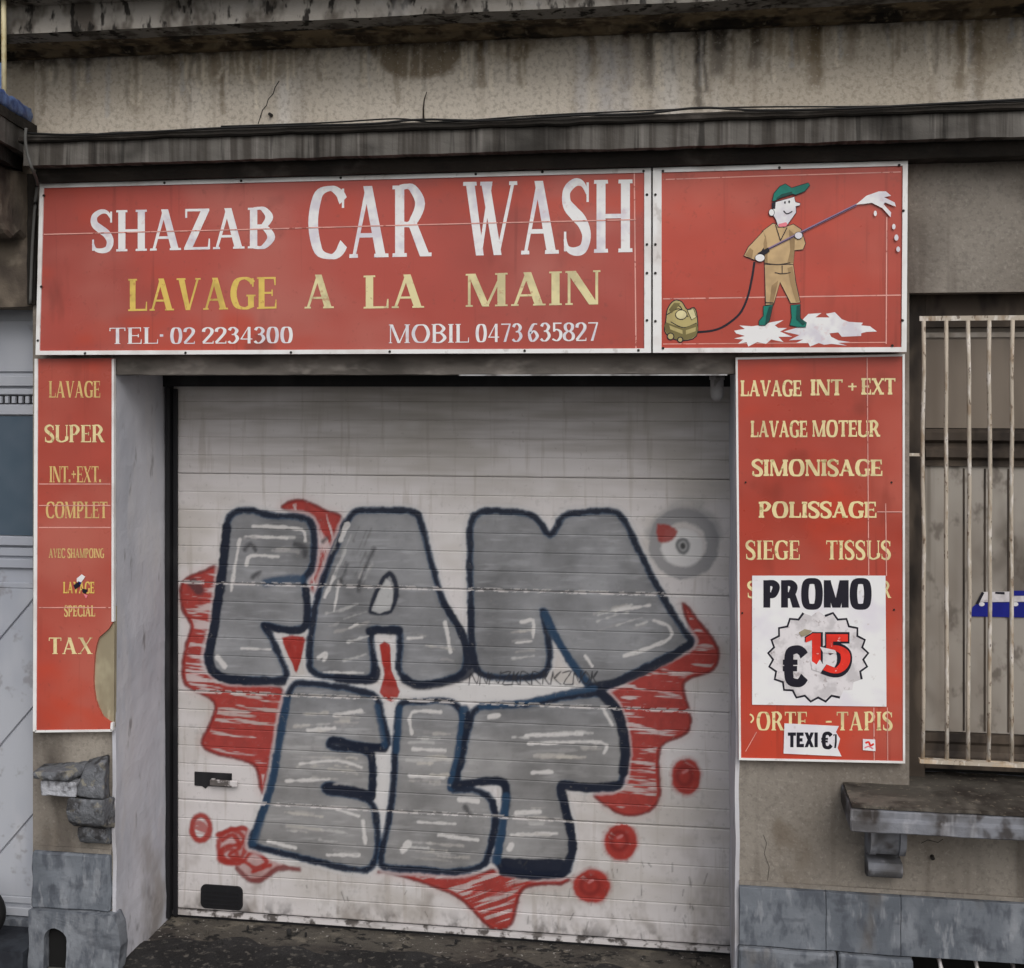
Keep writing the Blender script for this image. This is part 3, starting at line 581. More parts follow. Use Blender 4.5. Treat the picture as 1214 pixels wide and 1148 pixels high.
pic(c8([(50, 1015), (110, 1005), (80, 985), (150, 990), (190, 985), (270, 965), (330, 955), (280, 985), (300, 1000), (350, 1000), (310, 1020), (380, 1050), (300, 1050), (330, 1080), (260, 1065), (230, 1090), (180, 1080), (130, 1105), (120, 1080), (70, 1090), (100, 1065), (50, 1060), (110, 1045), (60, 1030)]), 'ink_white', 'printed_foam')
pic(c8([(440, 950), (470, 920), (545, 915), (510, 940), (590, 940), (570, 920), (620, 910), (660, 950), (700, 965), (780, 970), (770, 985), (820, 990), (860, 1020), (800, 1022), (770, 1030), (770, 1045), (660, 1050), (640, 1025), (590, 1030), (600, 1050), (640, 1070), (710, 1080), (640, 1085), (690, 1100), (600, 1090), (560, 1095), (530, 1085), (480, 1105), (470, 1085), (400, 1085), (440, 1065), (360, 1070), (420, 1040), (330, 1020), (400, 1000), (430, 985)]), 'ink_white', 'printed_foam')
line([(894.5, 310.7), (891.4, 330.5), (886, 353.5), (876.7, 372.3), (860, 386), (845, 392), (826, 394)], 2.6, 'ink_black')
pic(c3([(105, 715), (100, 760), (130, 790), (180, 800), (235, 780), (238, 700), (225, 660), (195, 668), (172, 635), (140, 630), (112, 665)]), 'ink_olive', out=1.2, sm=3)
for p in ([(110, 690), (160, 665), (200, 700)], [(125, 720), (180, 745), (236, 725)], [(130, 760), (180, 775), (232, 755)], [(140, 650), (165, 655), (178, 680)]): line(c3(p), 1.1, 'ink_black')
pic(c3([(106, 722), (180, 748), (236, 726), (234, 778), (180, 798), (130, 788), (103, 758)]), 'ink_khaki', sm=2); pic(c3([(120, 735), (175, 756), (176, 772), (124, 752)]), 'ink_olive'); pic(c3([(190, 756), (232, 742), (231, 760), (190, 774)]), 'ink_olive')
pic(c3([(196, 672), (222, 664), (234, 700), (214, 712)]), 'ink_cream', out=.8); pic(c3([(118, 668), (140, 640), (166, 642), (150, 664), (128, 684)]), 'ink_khaki')
pic(c3(ell(170, 690, 24, 20)), 'ink_cream', out=.9)
for cx, cy, r in ((125, 782, 14), (166, 796, 11)): pic(c3(ell(cx, cy, r, r)), 'ink_olive', out=1.2)
pic(c8([(215, 875), (270, 870), (250, 960), (225, 985), (190, 985), (190, 960), (215, 930)]), 'ink_green', out=.8)
pic(c8([(370, 870), (425, 865), (425, 945), (460, 970), (455, 995), (410, 995), (365, 985), (375, 940)]), 'ink_green', out=.8)
pic(c8([(222, 640), (385, 640), (400, 740), (425, 855), (370, 860), (310, 740), (275, 865), (228, 870), (225, 760)]), 'ink_tan', out=.9)
pic(c8([(270, 405), (210, 450), (215, 520), (222, 640), (385, 640), (392, 560), (440, 555), (455, 520), (430, 440), (385, 410), (330, 430)]), 'ink_tan', out=.9)
pic(c8([(215, 450), (130, 540), (105, 590), (165, 615), (195, 580), (235, 520)]), 'ink_tan', out=.9)
for pts, m in (([(360, 440), (395, 470), (392, 560), (386, 632), (350, 634), (368, 560)], 'ink_tan_shade'), ([(228, 470), (236, 520), (240, 634), (224, 634), (216, 520)], 'ink_tan_shade'), ([(380, 650), (398, 740), (420, 848), (400, 852), (372, 760), (352, 660)], 'ink_tan_shade'), ([(262, 760), (300, 730), (272, 858), (250, 862)], 'ink_tan_shade'),
               ([(112, 585), (140, 545), (158, 560), (150, 608)], 'ink_tan_shade'), ([(248, 878), (268, 875), (250, 955), (226, 980), (232, 930)], 'ink_green_shade'), ([(405, 875), (423, 870), (423, 945), (455, 972), (440, 985), (402, 950)], 'ink_green_shade')): pic(c8(pts), m)
line(c8([(222, 632), (300, 640), (368, 630)]), 1, 'ink_black'); line(c8([(280, 685), (320, 692), (370, 685)]), .9, 'ink_black'); line(c8([(322, 645), (322, 690)]), .9, 'ink_black', 1); line(c8([(228, 855), (275, 858)]), 1, 'ink_black', 1)
line(c8([(285, 415), (312, 505)]), 1, 'ink_black', 1); line(c8([(350, 430), (312, 505)]), 1, 'ink_black', 1)
# plain generic head under a green cap
pic(c8([(262, 345), (285, 285), (390, 255), (398, 285), (425, 292), (422, 306), (400, 310), (402, 345), (370, 390), (345, 425), (300, 428), (285, 385)]), 'ink_white', 'printed_head', out=.8)
pic(c8(ell(262, 345, 16, 20)), 'ink_white', 'printed_head', out=.6)
pic(c8([(262, 292), (286, 278), (282, 325), (264, 322)]), 'ink_black')
pic(c8([(265, 282), (275, 235), (310, 195), (340, 182), (375, 205), (470, 176), (480, 190), (450, 225), (400, 245), (380, 240), (310, 262), (285, 277)]), 'ink_green', out=.8)
pic(c8([(290, 262), (320, 240), (378, 226), (380, 240), (310, 262), (288, 275)]), 'ink_green_shade'); pic(c8([(300, 410), (345, 400), (352, 412), (345, 424), (302, 427)]), 'ink_pink')
for cx, cy in ((338, 288), (362, 284)): pic(c8(ell(cx, cy, 5, 8, 8)), 'ink_black')
line(c8([(330, 335), (350, 352), (380, 338)]), 1.2, 'ink_black')
line(c8([(240, 553), (400, 472), (745, 300)]), 2.6, 'ink_purple', 1); line(c8([(240, 556), (400, 475), (745, 302)]), .9, 'ink_black', 1)
pic(c8([(183, 575), (243, 543), (252, 565), (222, 585), (225, 605), (195, 600)]), 'ink_black')
pic(c8(ell(196, 602, 28, 22)), 'ink_white', out=.6); pic(c8(ell(415, 475, 23, 20)), 'ink_white', out=.6)
pic(c8([(740, 300), (800, 250), (870, 225), (910, 225), (940, 250), (900, 258), (960, 288), (967, 312), (905, 288), (897, 298), (940, 345), (937, 372), (890, 320), (830, 290), (780, 297)]), 'ink_white', 'printed_spray')
for cx, cy, rx, ry in ((850, 350, 9, 16), (955, 425, 10, 16), (970, 487, 12, 18), (980, 553, 11, 16)): pic(c8(ell(cx, cy, rx, ry, 10)), 'ink_white', 'printed_drop')

# ---- right service panel
YR = -.035
q = [(876, 901), (1073, 905), (1072.5, 420), (872, 424)]
rg = thing('service_sign', 'tall red panel of cream lettering right of the garage door', 'sign', at(975, 905, YR))
panel_quad(q, YR, .03, 'red_b', rg); frame_strips(q, .008, YR, .003, rg)
for t, b_, m, G in (('LAVAGE', bx(878, 950, 451, 470), 'ink_slab', SLAB), ('INT', bx(961, 999, 450, 469), 'ink_slab', SLAB), ('+', bx(1005, 1016, 449, 468), 'ink_slab', SLAB), ('EXT', bx(1021, 1061.5, 448.5, 468), 'ink_slab', SLAB),
                    ('LAVAGE', bx(890, 957, 499, 518.5), 'ink_slab', SLAB), ('MOTEUR', bx(963, 1043, 498.5, 518), 'ink_slab', SLAB), ('SIMONISAGE', bx(891.5, 1046, 545, 564.5), 'ink_slab', SLAB), ('POLISSAGE', bx(899.5, 1039, 595, 614), 'ink_slab', SLAB),
                    ('SIEGE', bx(884, 948, 641, 663.5), 'ink_slab', ROMAN), ('TISSUS', bx(979.5, 1056, 641, 663.5), 'ink_slab', ROMAN), ('S', bx(886, 897, 689, 709), 'ink_slab', ROMAN), ('R', bx(1044, 1056, 689, 709), 'ink_slab', ROMAN),
                    ('ORTE', bx(897, 957, 844, 866), 'ink_slab', ROMAN), ('-', bx(979, 986, 843, 866), 'ink_slab', ROMAN), ('TAPIS', bx(992, 1058, 844, 866), 'ink_slab', ROMAN)):
    word(t, b_, YR, m, 'lettering', rg, G, gap=.045 if G is SLAB else .07)
mb = MB(); ribbon_px(mb, [(889, 847), (892, 849), (893, 853), (890, 857)], 2, YR - .001, 3); mb.build('lettering', 'ink_slab', rg, fix=False)
seam([(1028, 424), (1030, 682)], rg, YR - .0016, 1.2); seam([(1050, 597), (1051, 683)], rg, YR - .0016, 1.2); seam([(1040, 607), (1071, 607)], rg, YR - .002, 1.2)
seam([(1036, 839), (1036.5, 903)], rg, YR - .0016, 1.3); seam([(1052, 839), (1052.5, 903)], rg, YR - .0016, 1.1); seam([(897, 868), (884, 891)], rg, YR, .8)
screws([(884, 572), (1057, 572), (880, 727), (1060, 723)], YR - .0005, rg, .004)
# poster, sticker and tag on it
YQ = YR - .0045
pq = [(891.7, 835.6), (1051, 838), (1049.8, 682.7), (891.7, 682.7)]
po = thing('promo_poster', 'square white promotion poster with a zigzag badge reading 15', 'poster', at(970, 837, YQ))
panel_quad(pq, YQ, .0015, 'paper', po, 'sheet')
word('PROMO', bx(905, 1033, 688, 720.5), YQ, 'ink_black', 'lettering', po, BOLD, .05)
zig = []
N = 21
for i in range(N * 2):
    r = 1.0 if i % 2 == 0 else .90; a_ = 2 * math.pi * i / (N * 2) - math.pi / 2
    zig.append((970 + 59.5 * r * math.cos(a_), 778.5 + 54 * r * math.sin(a_)))
MB().add([at(*p, YQ - .0004) for p in zig], [tuple(range(len(zig)))]).build('badge', 'paper_worn', po, fix=False)
mb = MB(); ribbon_px(mb, zig[1:15], 2.7, YQ - .0008); ribbon_px(mb, zig[18:41], 2.7, YQ - .0008); mb.build('badge_outline', 'ink_black', po, fix=False)
word('€', bx(930, 955, 769, 811), YQ - .0008, 'ink_black', 'lettering', po, Glyphs(.30, .20, 0, 0))
FAT = Glyphs(.36, .26, 0, 0); MED = Glyphs(.25, .17, 0, 0)
word('1', bx(954, 975.5, 749.5, 789.5), YQ - .0006, 'ink_black', 'lettering', po, Glyphs(.24, .2, 0, 0)); word('1', bx(955.2, 974, 751, 788), YQ - .0016, 'ink_red', 'lettering', po, Glyphs(.22, .2, 0, 0))
word('5', bx(974, 1008.5, 749.5, 799), YQ - .0006, 'ink_black', 'lettering', po, Glyphs(.24, .2, 0, 0)); word('5', bx(976, 1006.5, 752, 796.5), YQ - .0016, 'ink_red', 'lettering', po, Glyphs(.17, .13, 0, 0))
for pts in ([(961, 783), (968, 788), (972, 782), (977, 790), (973, 797), (963, 794)], [(972, 767), (990, 771), (992, 775), (976, 774)], [(947, 750), (954, 746), (963, 748), (958, 753), (950, 755)]):
    MB().add([at(*p, YQ - .0034) for p in pts], [tuple(range(len(pts)))]).build('torn_patch', 'paper_worn' if pts[0][0] > 950 else 'board', po, fix=False)
tq = [(929, 893.6), (997.8, 897), (993, 887), (996, 876), (991, 868), (994.6, 861), (930, 857.8)]
tx = thing('price_sticker', 'small torn white sticker with black letters below the promotion poster', 'sticker', at(962, 895, YQ))
MB().prism_xz([(at(*p, YQ).x, at(*p, YQ).z) for p in tq], YQ, YQ + .0012).build('sheet', 'paper', tx)
word('TEXI', bx(934, 969.5, 868.5, 886), YQ, 'ink_black', 'lettering', tx, BOLD, .05); word('€', bx(974.5, 986, 869, 887), YQ, 'ink_black', 'lettering', tx, BOLD)
mb = MB(); ribbon_px(mb, [(988, 872), (991, 871), (991, 880), (990, 887)], 2.2, YQ - .0008); mb.build('lettering', 'ink_black', tx, fix=False)
kq = [(1023, 889.5), (1038, 890.7), (1037.5, 877), (1023, 876.3)]
kt = thing('pink_tag', 'tiny pink and white tag on the red panel beside the torn sticker', 'sticker', at(1030, 890, YQ))
panel_quad(kq, YQ, .0012, 'paper', kt, 'sheet')
mb = MB(); ribbon_px(mb, [(1026, 881), (1030, 880), (1032, 884), (1036, 882)], 2.4, YQ - .0008, 3); mb.build('printed_mark', 'ink_red', kt, fix=False)
mb = MB(); ribbon_px(mb, [(1025, 887), (1030, 885), (1035, 888)], 1.6, YQ - .0008, 3); mb.build('printed_mark', 'ink_pink', kt, fix=False)

# ---- left service panel with a piece broken out
YLP = -.035
lg = thing('service_sign', 'narrow red panel with a broken lower corner left of the door', 'sign', at(88, 867, YLP))
outl = [(42, 866.5), (132, 865.5), (132.3, 858), (127, 854), (121.5, 850), (116.5, 840), (113, 830), (111, 817), (110.6, 804), (111.2, 790), (112, 778), (114, 766), (117, 756), (123, 751), (129, 745.5), (133.4, 738), (134, 425), (44, 425.5)]
MB().prism_xz([(at(*p, YLP).x, at(*p, YLP).z) for p in outl], YLP, YLP + .012).build('panel', 'red_c', lg)
MB().prism_xz([(at(*p, YLP).x, at(*p, YLP).z) for p in [(44, 864), (133, 864), (134, 720), (44, 720)]], YLP + .0125, YLP + .034).build('backing_board', 'board', lg)
for p, q2, w in (((43.5, 425.5), (41.5, 867), 4), ((134.3, 425.5), (134, 737), 2.6), ((133, 857), (132.6, 866), 2.6), ((42, 867), (133, 866), 2.6)):
    d = np.array(q2) - np.array(p); d = d / np.hypot(*d); n_ = np.array((-d[1], d[0])) * w / 2
    f = [at(*(np.array(a_) + s_ * n_), YLP) for a_, s_ in ((p, 1), (q2, 1), (q2, -1), (p, -1))]
    MB().hexa([(a_.x, YLP - .004, a_.z) for a_ in f], [(a_.x, YLP + .013, a_.z) for a_ in f]).build('frame_strip', 'white_frame', lg)
for t, b_, m, G in (('LAVAGE', bx(58, 119, 452, 471.5), 'ink_dim', ROMAN), ('SUPER', bx(53, 124, 504, 524.5), 'ink_slab', ROMAN), ('INT.+EXT.', bx(58.7, 120, 553, 572), 'ink_dim', ROMAN), ('COMPLET', bx(54.5, 127.5, 595, 614.5), 'ink_dim', ROMAN),
                    ('AVEC SHAMPOING', bx(58, 123.5, 650.5, 661.5), 'ink_dim', SLAB), ('LAVAGE', bx(75, 112, 690, 703.5), 'ink_gold', SLAB), ('SPECIAL', bx(76, 113, 718, 731), 'ink_dim', SLAB), ('TAX', bx(58, 110, 756, 775.5), 'ink_slab', ROMAN)):
    word(t, b_, YLP, m, 'lettering', lg, G, .05)
for v in (574, 599.5, 625.5, 720.5): seam([(46, v), (131, v)], lg, YLP - (.0016 if v in (599.5, 720.5) else 0), 1.2)
for pts, m in (([(91, 686), (97, 681), (101, 684), (96, 691), (91, 690)], 'paper'), ([(87, 694), (93, 690), (95, 695), (89, 699)], 'ink_black'), ([(97, 698), (104, 699), (102, 704), (98, 703)], 'ink_black'), ([(99, 704), (104, 706), (102, 710)], 'ink_pink'), ([(92, 689), (97, 691), (94, 694)], 'ink_blue')):
    MB().add([at(*p, YLP - .003) for p in pts], [tuple(range(len(pts)))]).build('scratch_chip', m, lg, fix=False)

# ------------------------------------------------------------------ tools for paint and stains laid over a surveyed surface
rng = np.random.RandomState(3)
LAT = rng.rand(256, 256)
def vn(x, y):
    xi, yi = np.floor(x).astype(int), np.floor(y).astype(int); fx, fy = x - xi, y - yi
    fx, fy = fx * fx * (3 - 2 * fx), fy * fy * (3 - 2 * fy)
    g = lambda a, b: LAT[a % 256, b % 256]
    return (g(xi, yi) * (1 - fx) + g(xi + 1, yi) * fx) * (1 - fy) + (g(xi, yi + 1) * (1 - fx) + g(xi + 1, yi + 1) * fx) * fy
def fbm(x, y): return (vn(x, y) * .55 + vn(x * 2.1 + 7, y * 2.1) * .28 + vn(x * 4.3, y * 4.3 + 5) * .17)
class Spray:
    """paint laid on the surveyed door face; u, v = photo survey coordinates of each mesh vertex"""
    def __init__(s, u, v):
        s.u, s.v = u, v; s.c = np.zeros((len(u), 3)); s.a = np.zeros(len(u))
        s.n1 = fbm(u / 7, v / 7); s.n2 = fbm(u / 2.6, v / 2.6)
    def dist(s, pts, closed=False):
        pts = [np.array(p, float) for p in pts]
        if closed: pts = pts + [pts[0]]
        d = np.full(len(s.u), 1e9)
        for a, b in zip(pts[:-1], pts[1:]):
            e = b - a; L2 = e @ e + 1e-9
            t = np.clip(((s.u - a[0]) * e[0] + (s.v - a[1]) * e[1]) / L2, 0, 1)
            d = np.minimum(d, np.hypot(s.u - a[0] - t * e[0], s.v - a[1] - t * e[1]))
        return d
    def inside(s, pts):
        r = np.zeros(len(s.u), bool); m = len(pts)
        for i in range(m):
            (x0, y0), (x1, y1) = pts[i], pts[(i + 1) % m]
            if y0 == y1: continue
            c = ((y0 > s.v) != (y1 > s.v)) & (s.u < (x1 - x0) * (s.v - y0) / (y1 - y0) + x0); r ^= c
        return r
    def over(s, col, a):
        a = np.clip(a, 0, 1); col = np.array(col); col = col if col.ndim == 2 else col[None, :]
        ao = a + s.a * (1 - a); k = np.where(ao > 1e-6, a / np.maximum(ao, 1e-6), 0)[:, None]
        s.c = s.c * (1 - k) + col * k; s.a = ao
    def box(s, pts, pad):
        p = np.array(pts); return (s.u > p[:, 0].min() - pad) & (s.u < p[:, 0].max() + pad) & (s.v > p[:, 1].min() - pad) & (s.v < p[:, 1].max() + pad)
    def sub(s, idx):
        q = Spray.__new__(Spray); q.u, q.v, q.n1, q.n2, q.c, q.a = s.u[idx], s.v[idx], s.n1[idx], s.n2[idx], s.c[idx], s.a[idx]; return q
    def run(s, pts, pad, fn):
        idx = np.nonzero(s.box(pts, pad))[0]
        if len(idx) == 0: return
        q = s.sub(idx); fn(q); s.c[idx] = q.c; s.a[idx] = q.a
    def stroke(s, pts, r, col, soft=1.6, al=1, closed=False, sm=5, jit=1.2):
        P = catmull(pts, sm, closed) if sm > 1 else pts
        def fn(q): q.over(col, al * np.clip((r - q.dist(P, closed) + (q.n1 - .5) * 2 * jit) / soft + .5, 0, 1))
        s.run(P, r + 8, fn)
    def fill(s, pts, col, soft=1.8, al=1, sm=4, hatch=None):
        P = [tuple(p) for p in (catmull(pts, sm, True) if sm > 1 else pts)]
        def fn(q):
            d = q.dist(P, True); sd = np.where(q.inside(P), d, -d); a = al * np.clip(sd / soft + .5 + (q.n1 - .5), 0, 1)
            if hatch:
                ang, per, thr = hatch; ca, sa = math.cos(ang), math.sin(ang)
                x, y = q.u * ca + q.v * sa, -q.u * sa + q.v * ca
                h = fbm(x / (per * 9), y / per); a = a * np.maximum(np.clip((h - thr) / .10, 0, 1), np.clip((5.0 - sd) / 2.0, 0, 1))
            q.over(col(q) if callable(col) else col, a)
        s.run(P, 8, fn)

def attr_grid(name, m, par, xs, zs, y, yb, fn):
    nx, nz = len(xs), len(zs); Xg, Zg = np.meshgrid(xs, zs)
    u, v = prj(Xg.ravel(), Zg.ravel(), y); sp = Spray(u, v); fn(sp)
    Vv = [(x_, y, z_) for x_, z_ in zip(Xg.ravel(), Zg.ravel())]; a = np.arange(nx * nz).reshape(nz, nx)
    F = np.stack([a[:-1, :-1], a[:-1, 1:], a[1:, 1:], a[1:, :-1]], -1).reshape(-1, 4).tolist(); nb = len(Vv)
    Vv += [(xs[0], yb, zs[0]), (xs[-1], yb, zs[0]), (xs[-1], yb, zs[-1]), (xs[0], yb, zs[-1])]
    F += [[nb + 3, nb + 2, nb + 1, nb]]
    me = bpy.data.meshes.new(name); me.from_pydata(Vv, [], F); ca = me.attributes.new('paint', 'FLOAT_COLOR', 'POINT')
    cc = np.zeros((len(Vv), 4), np.float32); cc[:nb, :3] = sp.c; cc[:nb, 3] = sp.a; ca.data.foreach_set('color', cc.ravel()); me.materials.append(M[m])
    o = bpy.data.objects.new(name, me); COL.objects.link(o); setp(o, par); return o
def runoff(s):
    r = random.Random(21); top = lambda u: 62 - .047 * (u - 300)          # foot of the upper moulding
    BR, DK, PALE, OCH = S(100, 87, 67), S(40, 34, 29), S(200, 191, 175), S(124, 109, 85)
    s.fill([(186, 60), (350, 52), (352, 78), (330, 96), (280, 92), (240, 100), (205, 84)], OCH, 14, .6, 3)
    s.fill([(432, 46), (560, 40), (548, 64), (536, 84), (505, 94), (478, 92), (456, 84), (444, 66)], BR, 7, .85, 3)
    s.fill([(566, 44), (640, 40), (632, 60), (600, 74), (574, 60)], OCH, 12, .5, 3); s.fill([(880, 24), (960, 20), (985, 22), (978, 60), (958, 76), (900, 58)], OCH, 10, .5, 3); s.fill([(1130, 20), (1200, 16), (1196, 70), (1150, 90)], OCH, 14, .35, 3)
    for x, l, w, c, a in ((770, 60, 7, DK, .6), (828, 88, 5, DK, .85), (835, 70, 3, DK, .8), (852, 46, 9, DK, .7), (896, 40, 8, DK, .6), (968, 66, 9, BR, .8), (1140, 78, 7, BR, .7), (1160, 92, 6, BR, .7), (620, 50, 5, BR, .7), (700, 44, 6, BR, .6), (742, 60, 5, BR, .6), (570, 52, 4, BR, .7), (1010, 40, 6, BR, .5), (300, 40, 6, BR, .5), (100, 50, 9, BR, .35), (160, 60, 8, BR, .35)):
        t = top(x); P = [(x, t - 6), (x + r.uniform(-2, 2), t + l * .4), (x + r.uniform(-3, 3), t + l)]
        s.stroke(P, w, c, w * 1.3, a * .8, sm=4, jit=3.5); s.stroke(P[:2], w * .8, c, 4, a * .8, sm=4, jit=3)
    for _ in range(120):
        x = r.uniform(0, 1240); t = top(x); l = r.uniform(10, 70); c, a = r.choice(((DK, .35), (BR, .45), (PALE, .5), (PALE, .6), (S(150, 150, 152), .45)))
        s.stroke([(x, t + r.uniform(-4, 8)), (x + r.uniform(-2, 2), t + l * .5), (x + r.uniform(-3, 3), t + l)], r.uniform(.8, 3.2), c, 3, a, sm=3, jit=2.5)
    for x in (222, 232, 240, 262, 270, 278, 286, 300, 318, 326, 340, 348, 548, 552):          # pale drips through the brown patches
        t = top(x); l = r.uniform(26, 44); s.stroke([(x, t), (x + r.uniform(-2, 2), t + l * .6), (x + r.uniform(-4, 4), t + l)], r.uniform(1, 2.2), PALE, 2.4, .75, sm=3, jit=1.6)
    for x in (690, 716, 724, 742): s.stroke([(x, top(x) + 14), (x + 3, 80), (x - 2, 108), (x + 1, 142)], 7, S(162, 160, 162), 10, .45, sm=3, jit=4)
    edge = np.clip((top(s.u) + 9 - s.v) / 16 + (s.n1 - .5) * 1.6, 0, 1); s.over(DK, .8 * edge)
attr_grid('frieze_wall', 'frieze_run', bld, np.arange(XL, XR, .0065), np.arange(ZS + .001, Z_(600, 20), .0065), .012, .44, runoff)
# ------------------------------------------------------------------ sectional garage door with its graffiti
gd = thing('garage_door', 'white ribbed garage door covered in silver and red graffiti', 'garage door', (X_(530), YD, 0))
XD0, XD1 = X_(206, YD), X_(869, YD)
ZD0 = .045
NAVY, NAVY2 = (.006, .010, .024), (.016, .046, .095)
RED, REDD, SIL, HI = (.30, .028, .021), (.15, .014, .013), (.205, .205, .208), (.62, .60, .59)
def silver(q):
    s1 = fbm(q.u / 34 + .25 * q.v / 34, q.v / 5.0); s2 = fbm(q.u / 42 + 3, q.v / 36); s3 = fbm(q.u / 24 + 9, q.v / 2.6)
    x, y = q.u * .5 + q.v * .87, -q.u * .87 + q.v * .5
    s4 = fbm(x / 46 + 4, y / 5.5); s5 = fbm(q.u / 13 + 2, q.v / 11)
    s6 = fbm(q.u / 70 + 1, q.v / 90 + 6)
    k = .30 + .78 * s2 + .60 * s6 + 1.3 * np.clip(s1 - .58, 0, 1) - .35 * np.clip(.40 - s1, 0, 1) + .22 * (s5 - .5) + .08 * (q.n2 - .5) + .14 * np.clip((q.v - 820) / 60, 0, 1)
    warm = np.clip((q.v - 830) / 60, 0, 1)[:, None] * np.array((.03, 0, -.05))[None, :]
    return np.array(SIL)[None, :] * np.clip(k, .45, 2.2)[:, None] * (np.array((.98, 1.0, 1.04))[None, :] + warm)
def redp(q):
    k = .78 + .5 * q.n1; return np.array(RED)[None, :] * k[:, None]
Fp = [(271, 615), (280, 607), (294.5, 604.5), (320.7, 611), (357, 613.6), (369, 621), (373, 643.6), (370, 672), (361, 687), (362, 700), (365, 717), (363, 742), (341, 747), (314, 741), (321, 755), (331, 777), (339, 797), (333, 806), (300, 806), (268, 805), (250, 793), (246, 777), (254, 743), (259, 706), (264.5, 664.6), (268.5, 633)]
Ap = [(424, 606), (412, 617.5), (399, 646), (388.7, 672), (377, 706), (370, 743), (366.5, 782), (371, 796), (384, 802), (425, 805), (440, 803), (444, 788), (440, 750), (456, 747), (472.6, 748), (474, 772), (474, 797), (494, 811), (530, 806), (549, 797), (553, 775), (550, 756), (527, 716), (512, 670), (500, 622), (490, 607), (455, 605)]
Np = [(562, 612), (557, 660), (558, 718), (559.6, 765), (566, 794), (585, 803), (628, 803), (648, 795), (651, 765), (644, 724), (657, 751), (675.6, 783), (697, 811), (715, 816), (766, 790.6), (817, 765), (813, 751), (791.5, 718), (762, 662), (738, 614), (720, 606), (690, 608), (668, 612), (652, 634), (634, 613), (600, 606)]
Ep = [(346, 815), (362, 810), (399, 814), (433, 821), (446, 827), (452, 845), (457, 866), (457.6, 884), (432, 885), (396, 877), (394, 886), (430, 890), (440.8, 902), (440.8, 937), (430, 941), (391, 930), (389, 939), (434, 947), (445, 965.6), (448, 999), (443, 1024), (429.6, 1032), (396, 1027), (340, 1013), (305, 1005), (298, 997), (312, 960), (323, 926), (329, 890), (336, 850)]
Lp_ = [(477, 834), (500, 832), (530.6, 831), (545, 841), (549, 863), (545, 899), (534, 934), (560, 936), (580, 946), (587, 972), (579, 1012), (570, 1027), (538, 1034), (500, 1031), (456, 1028), (452, 1012), (460, 977), (466, 932), (469, 881.6), (472, 848)]
Tp = [(568, 839), (624, 835), (668, 827), (710, 823), (727, 835), (736, 856), (741, 882), (740, 905), (733, 931), (700, 935), (668, 930), (665, 940), (674, 968), (678.6, 998), (676, 1024), (665, 1036), (624, 1036), (594, 1028), (591, 1010), (595.6, 986), (599, 953), (598, 930), (575, 926), (543, 928), (549, 895), (556, 860)]
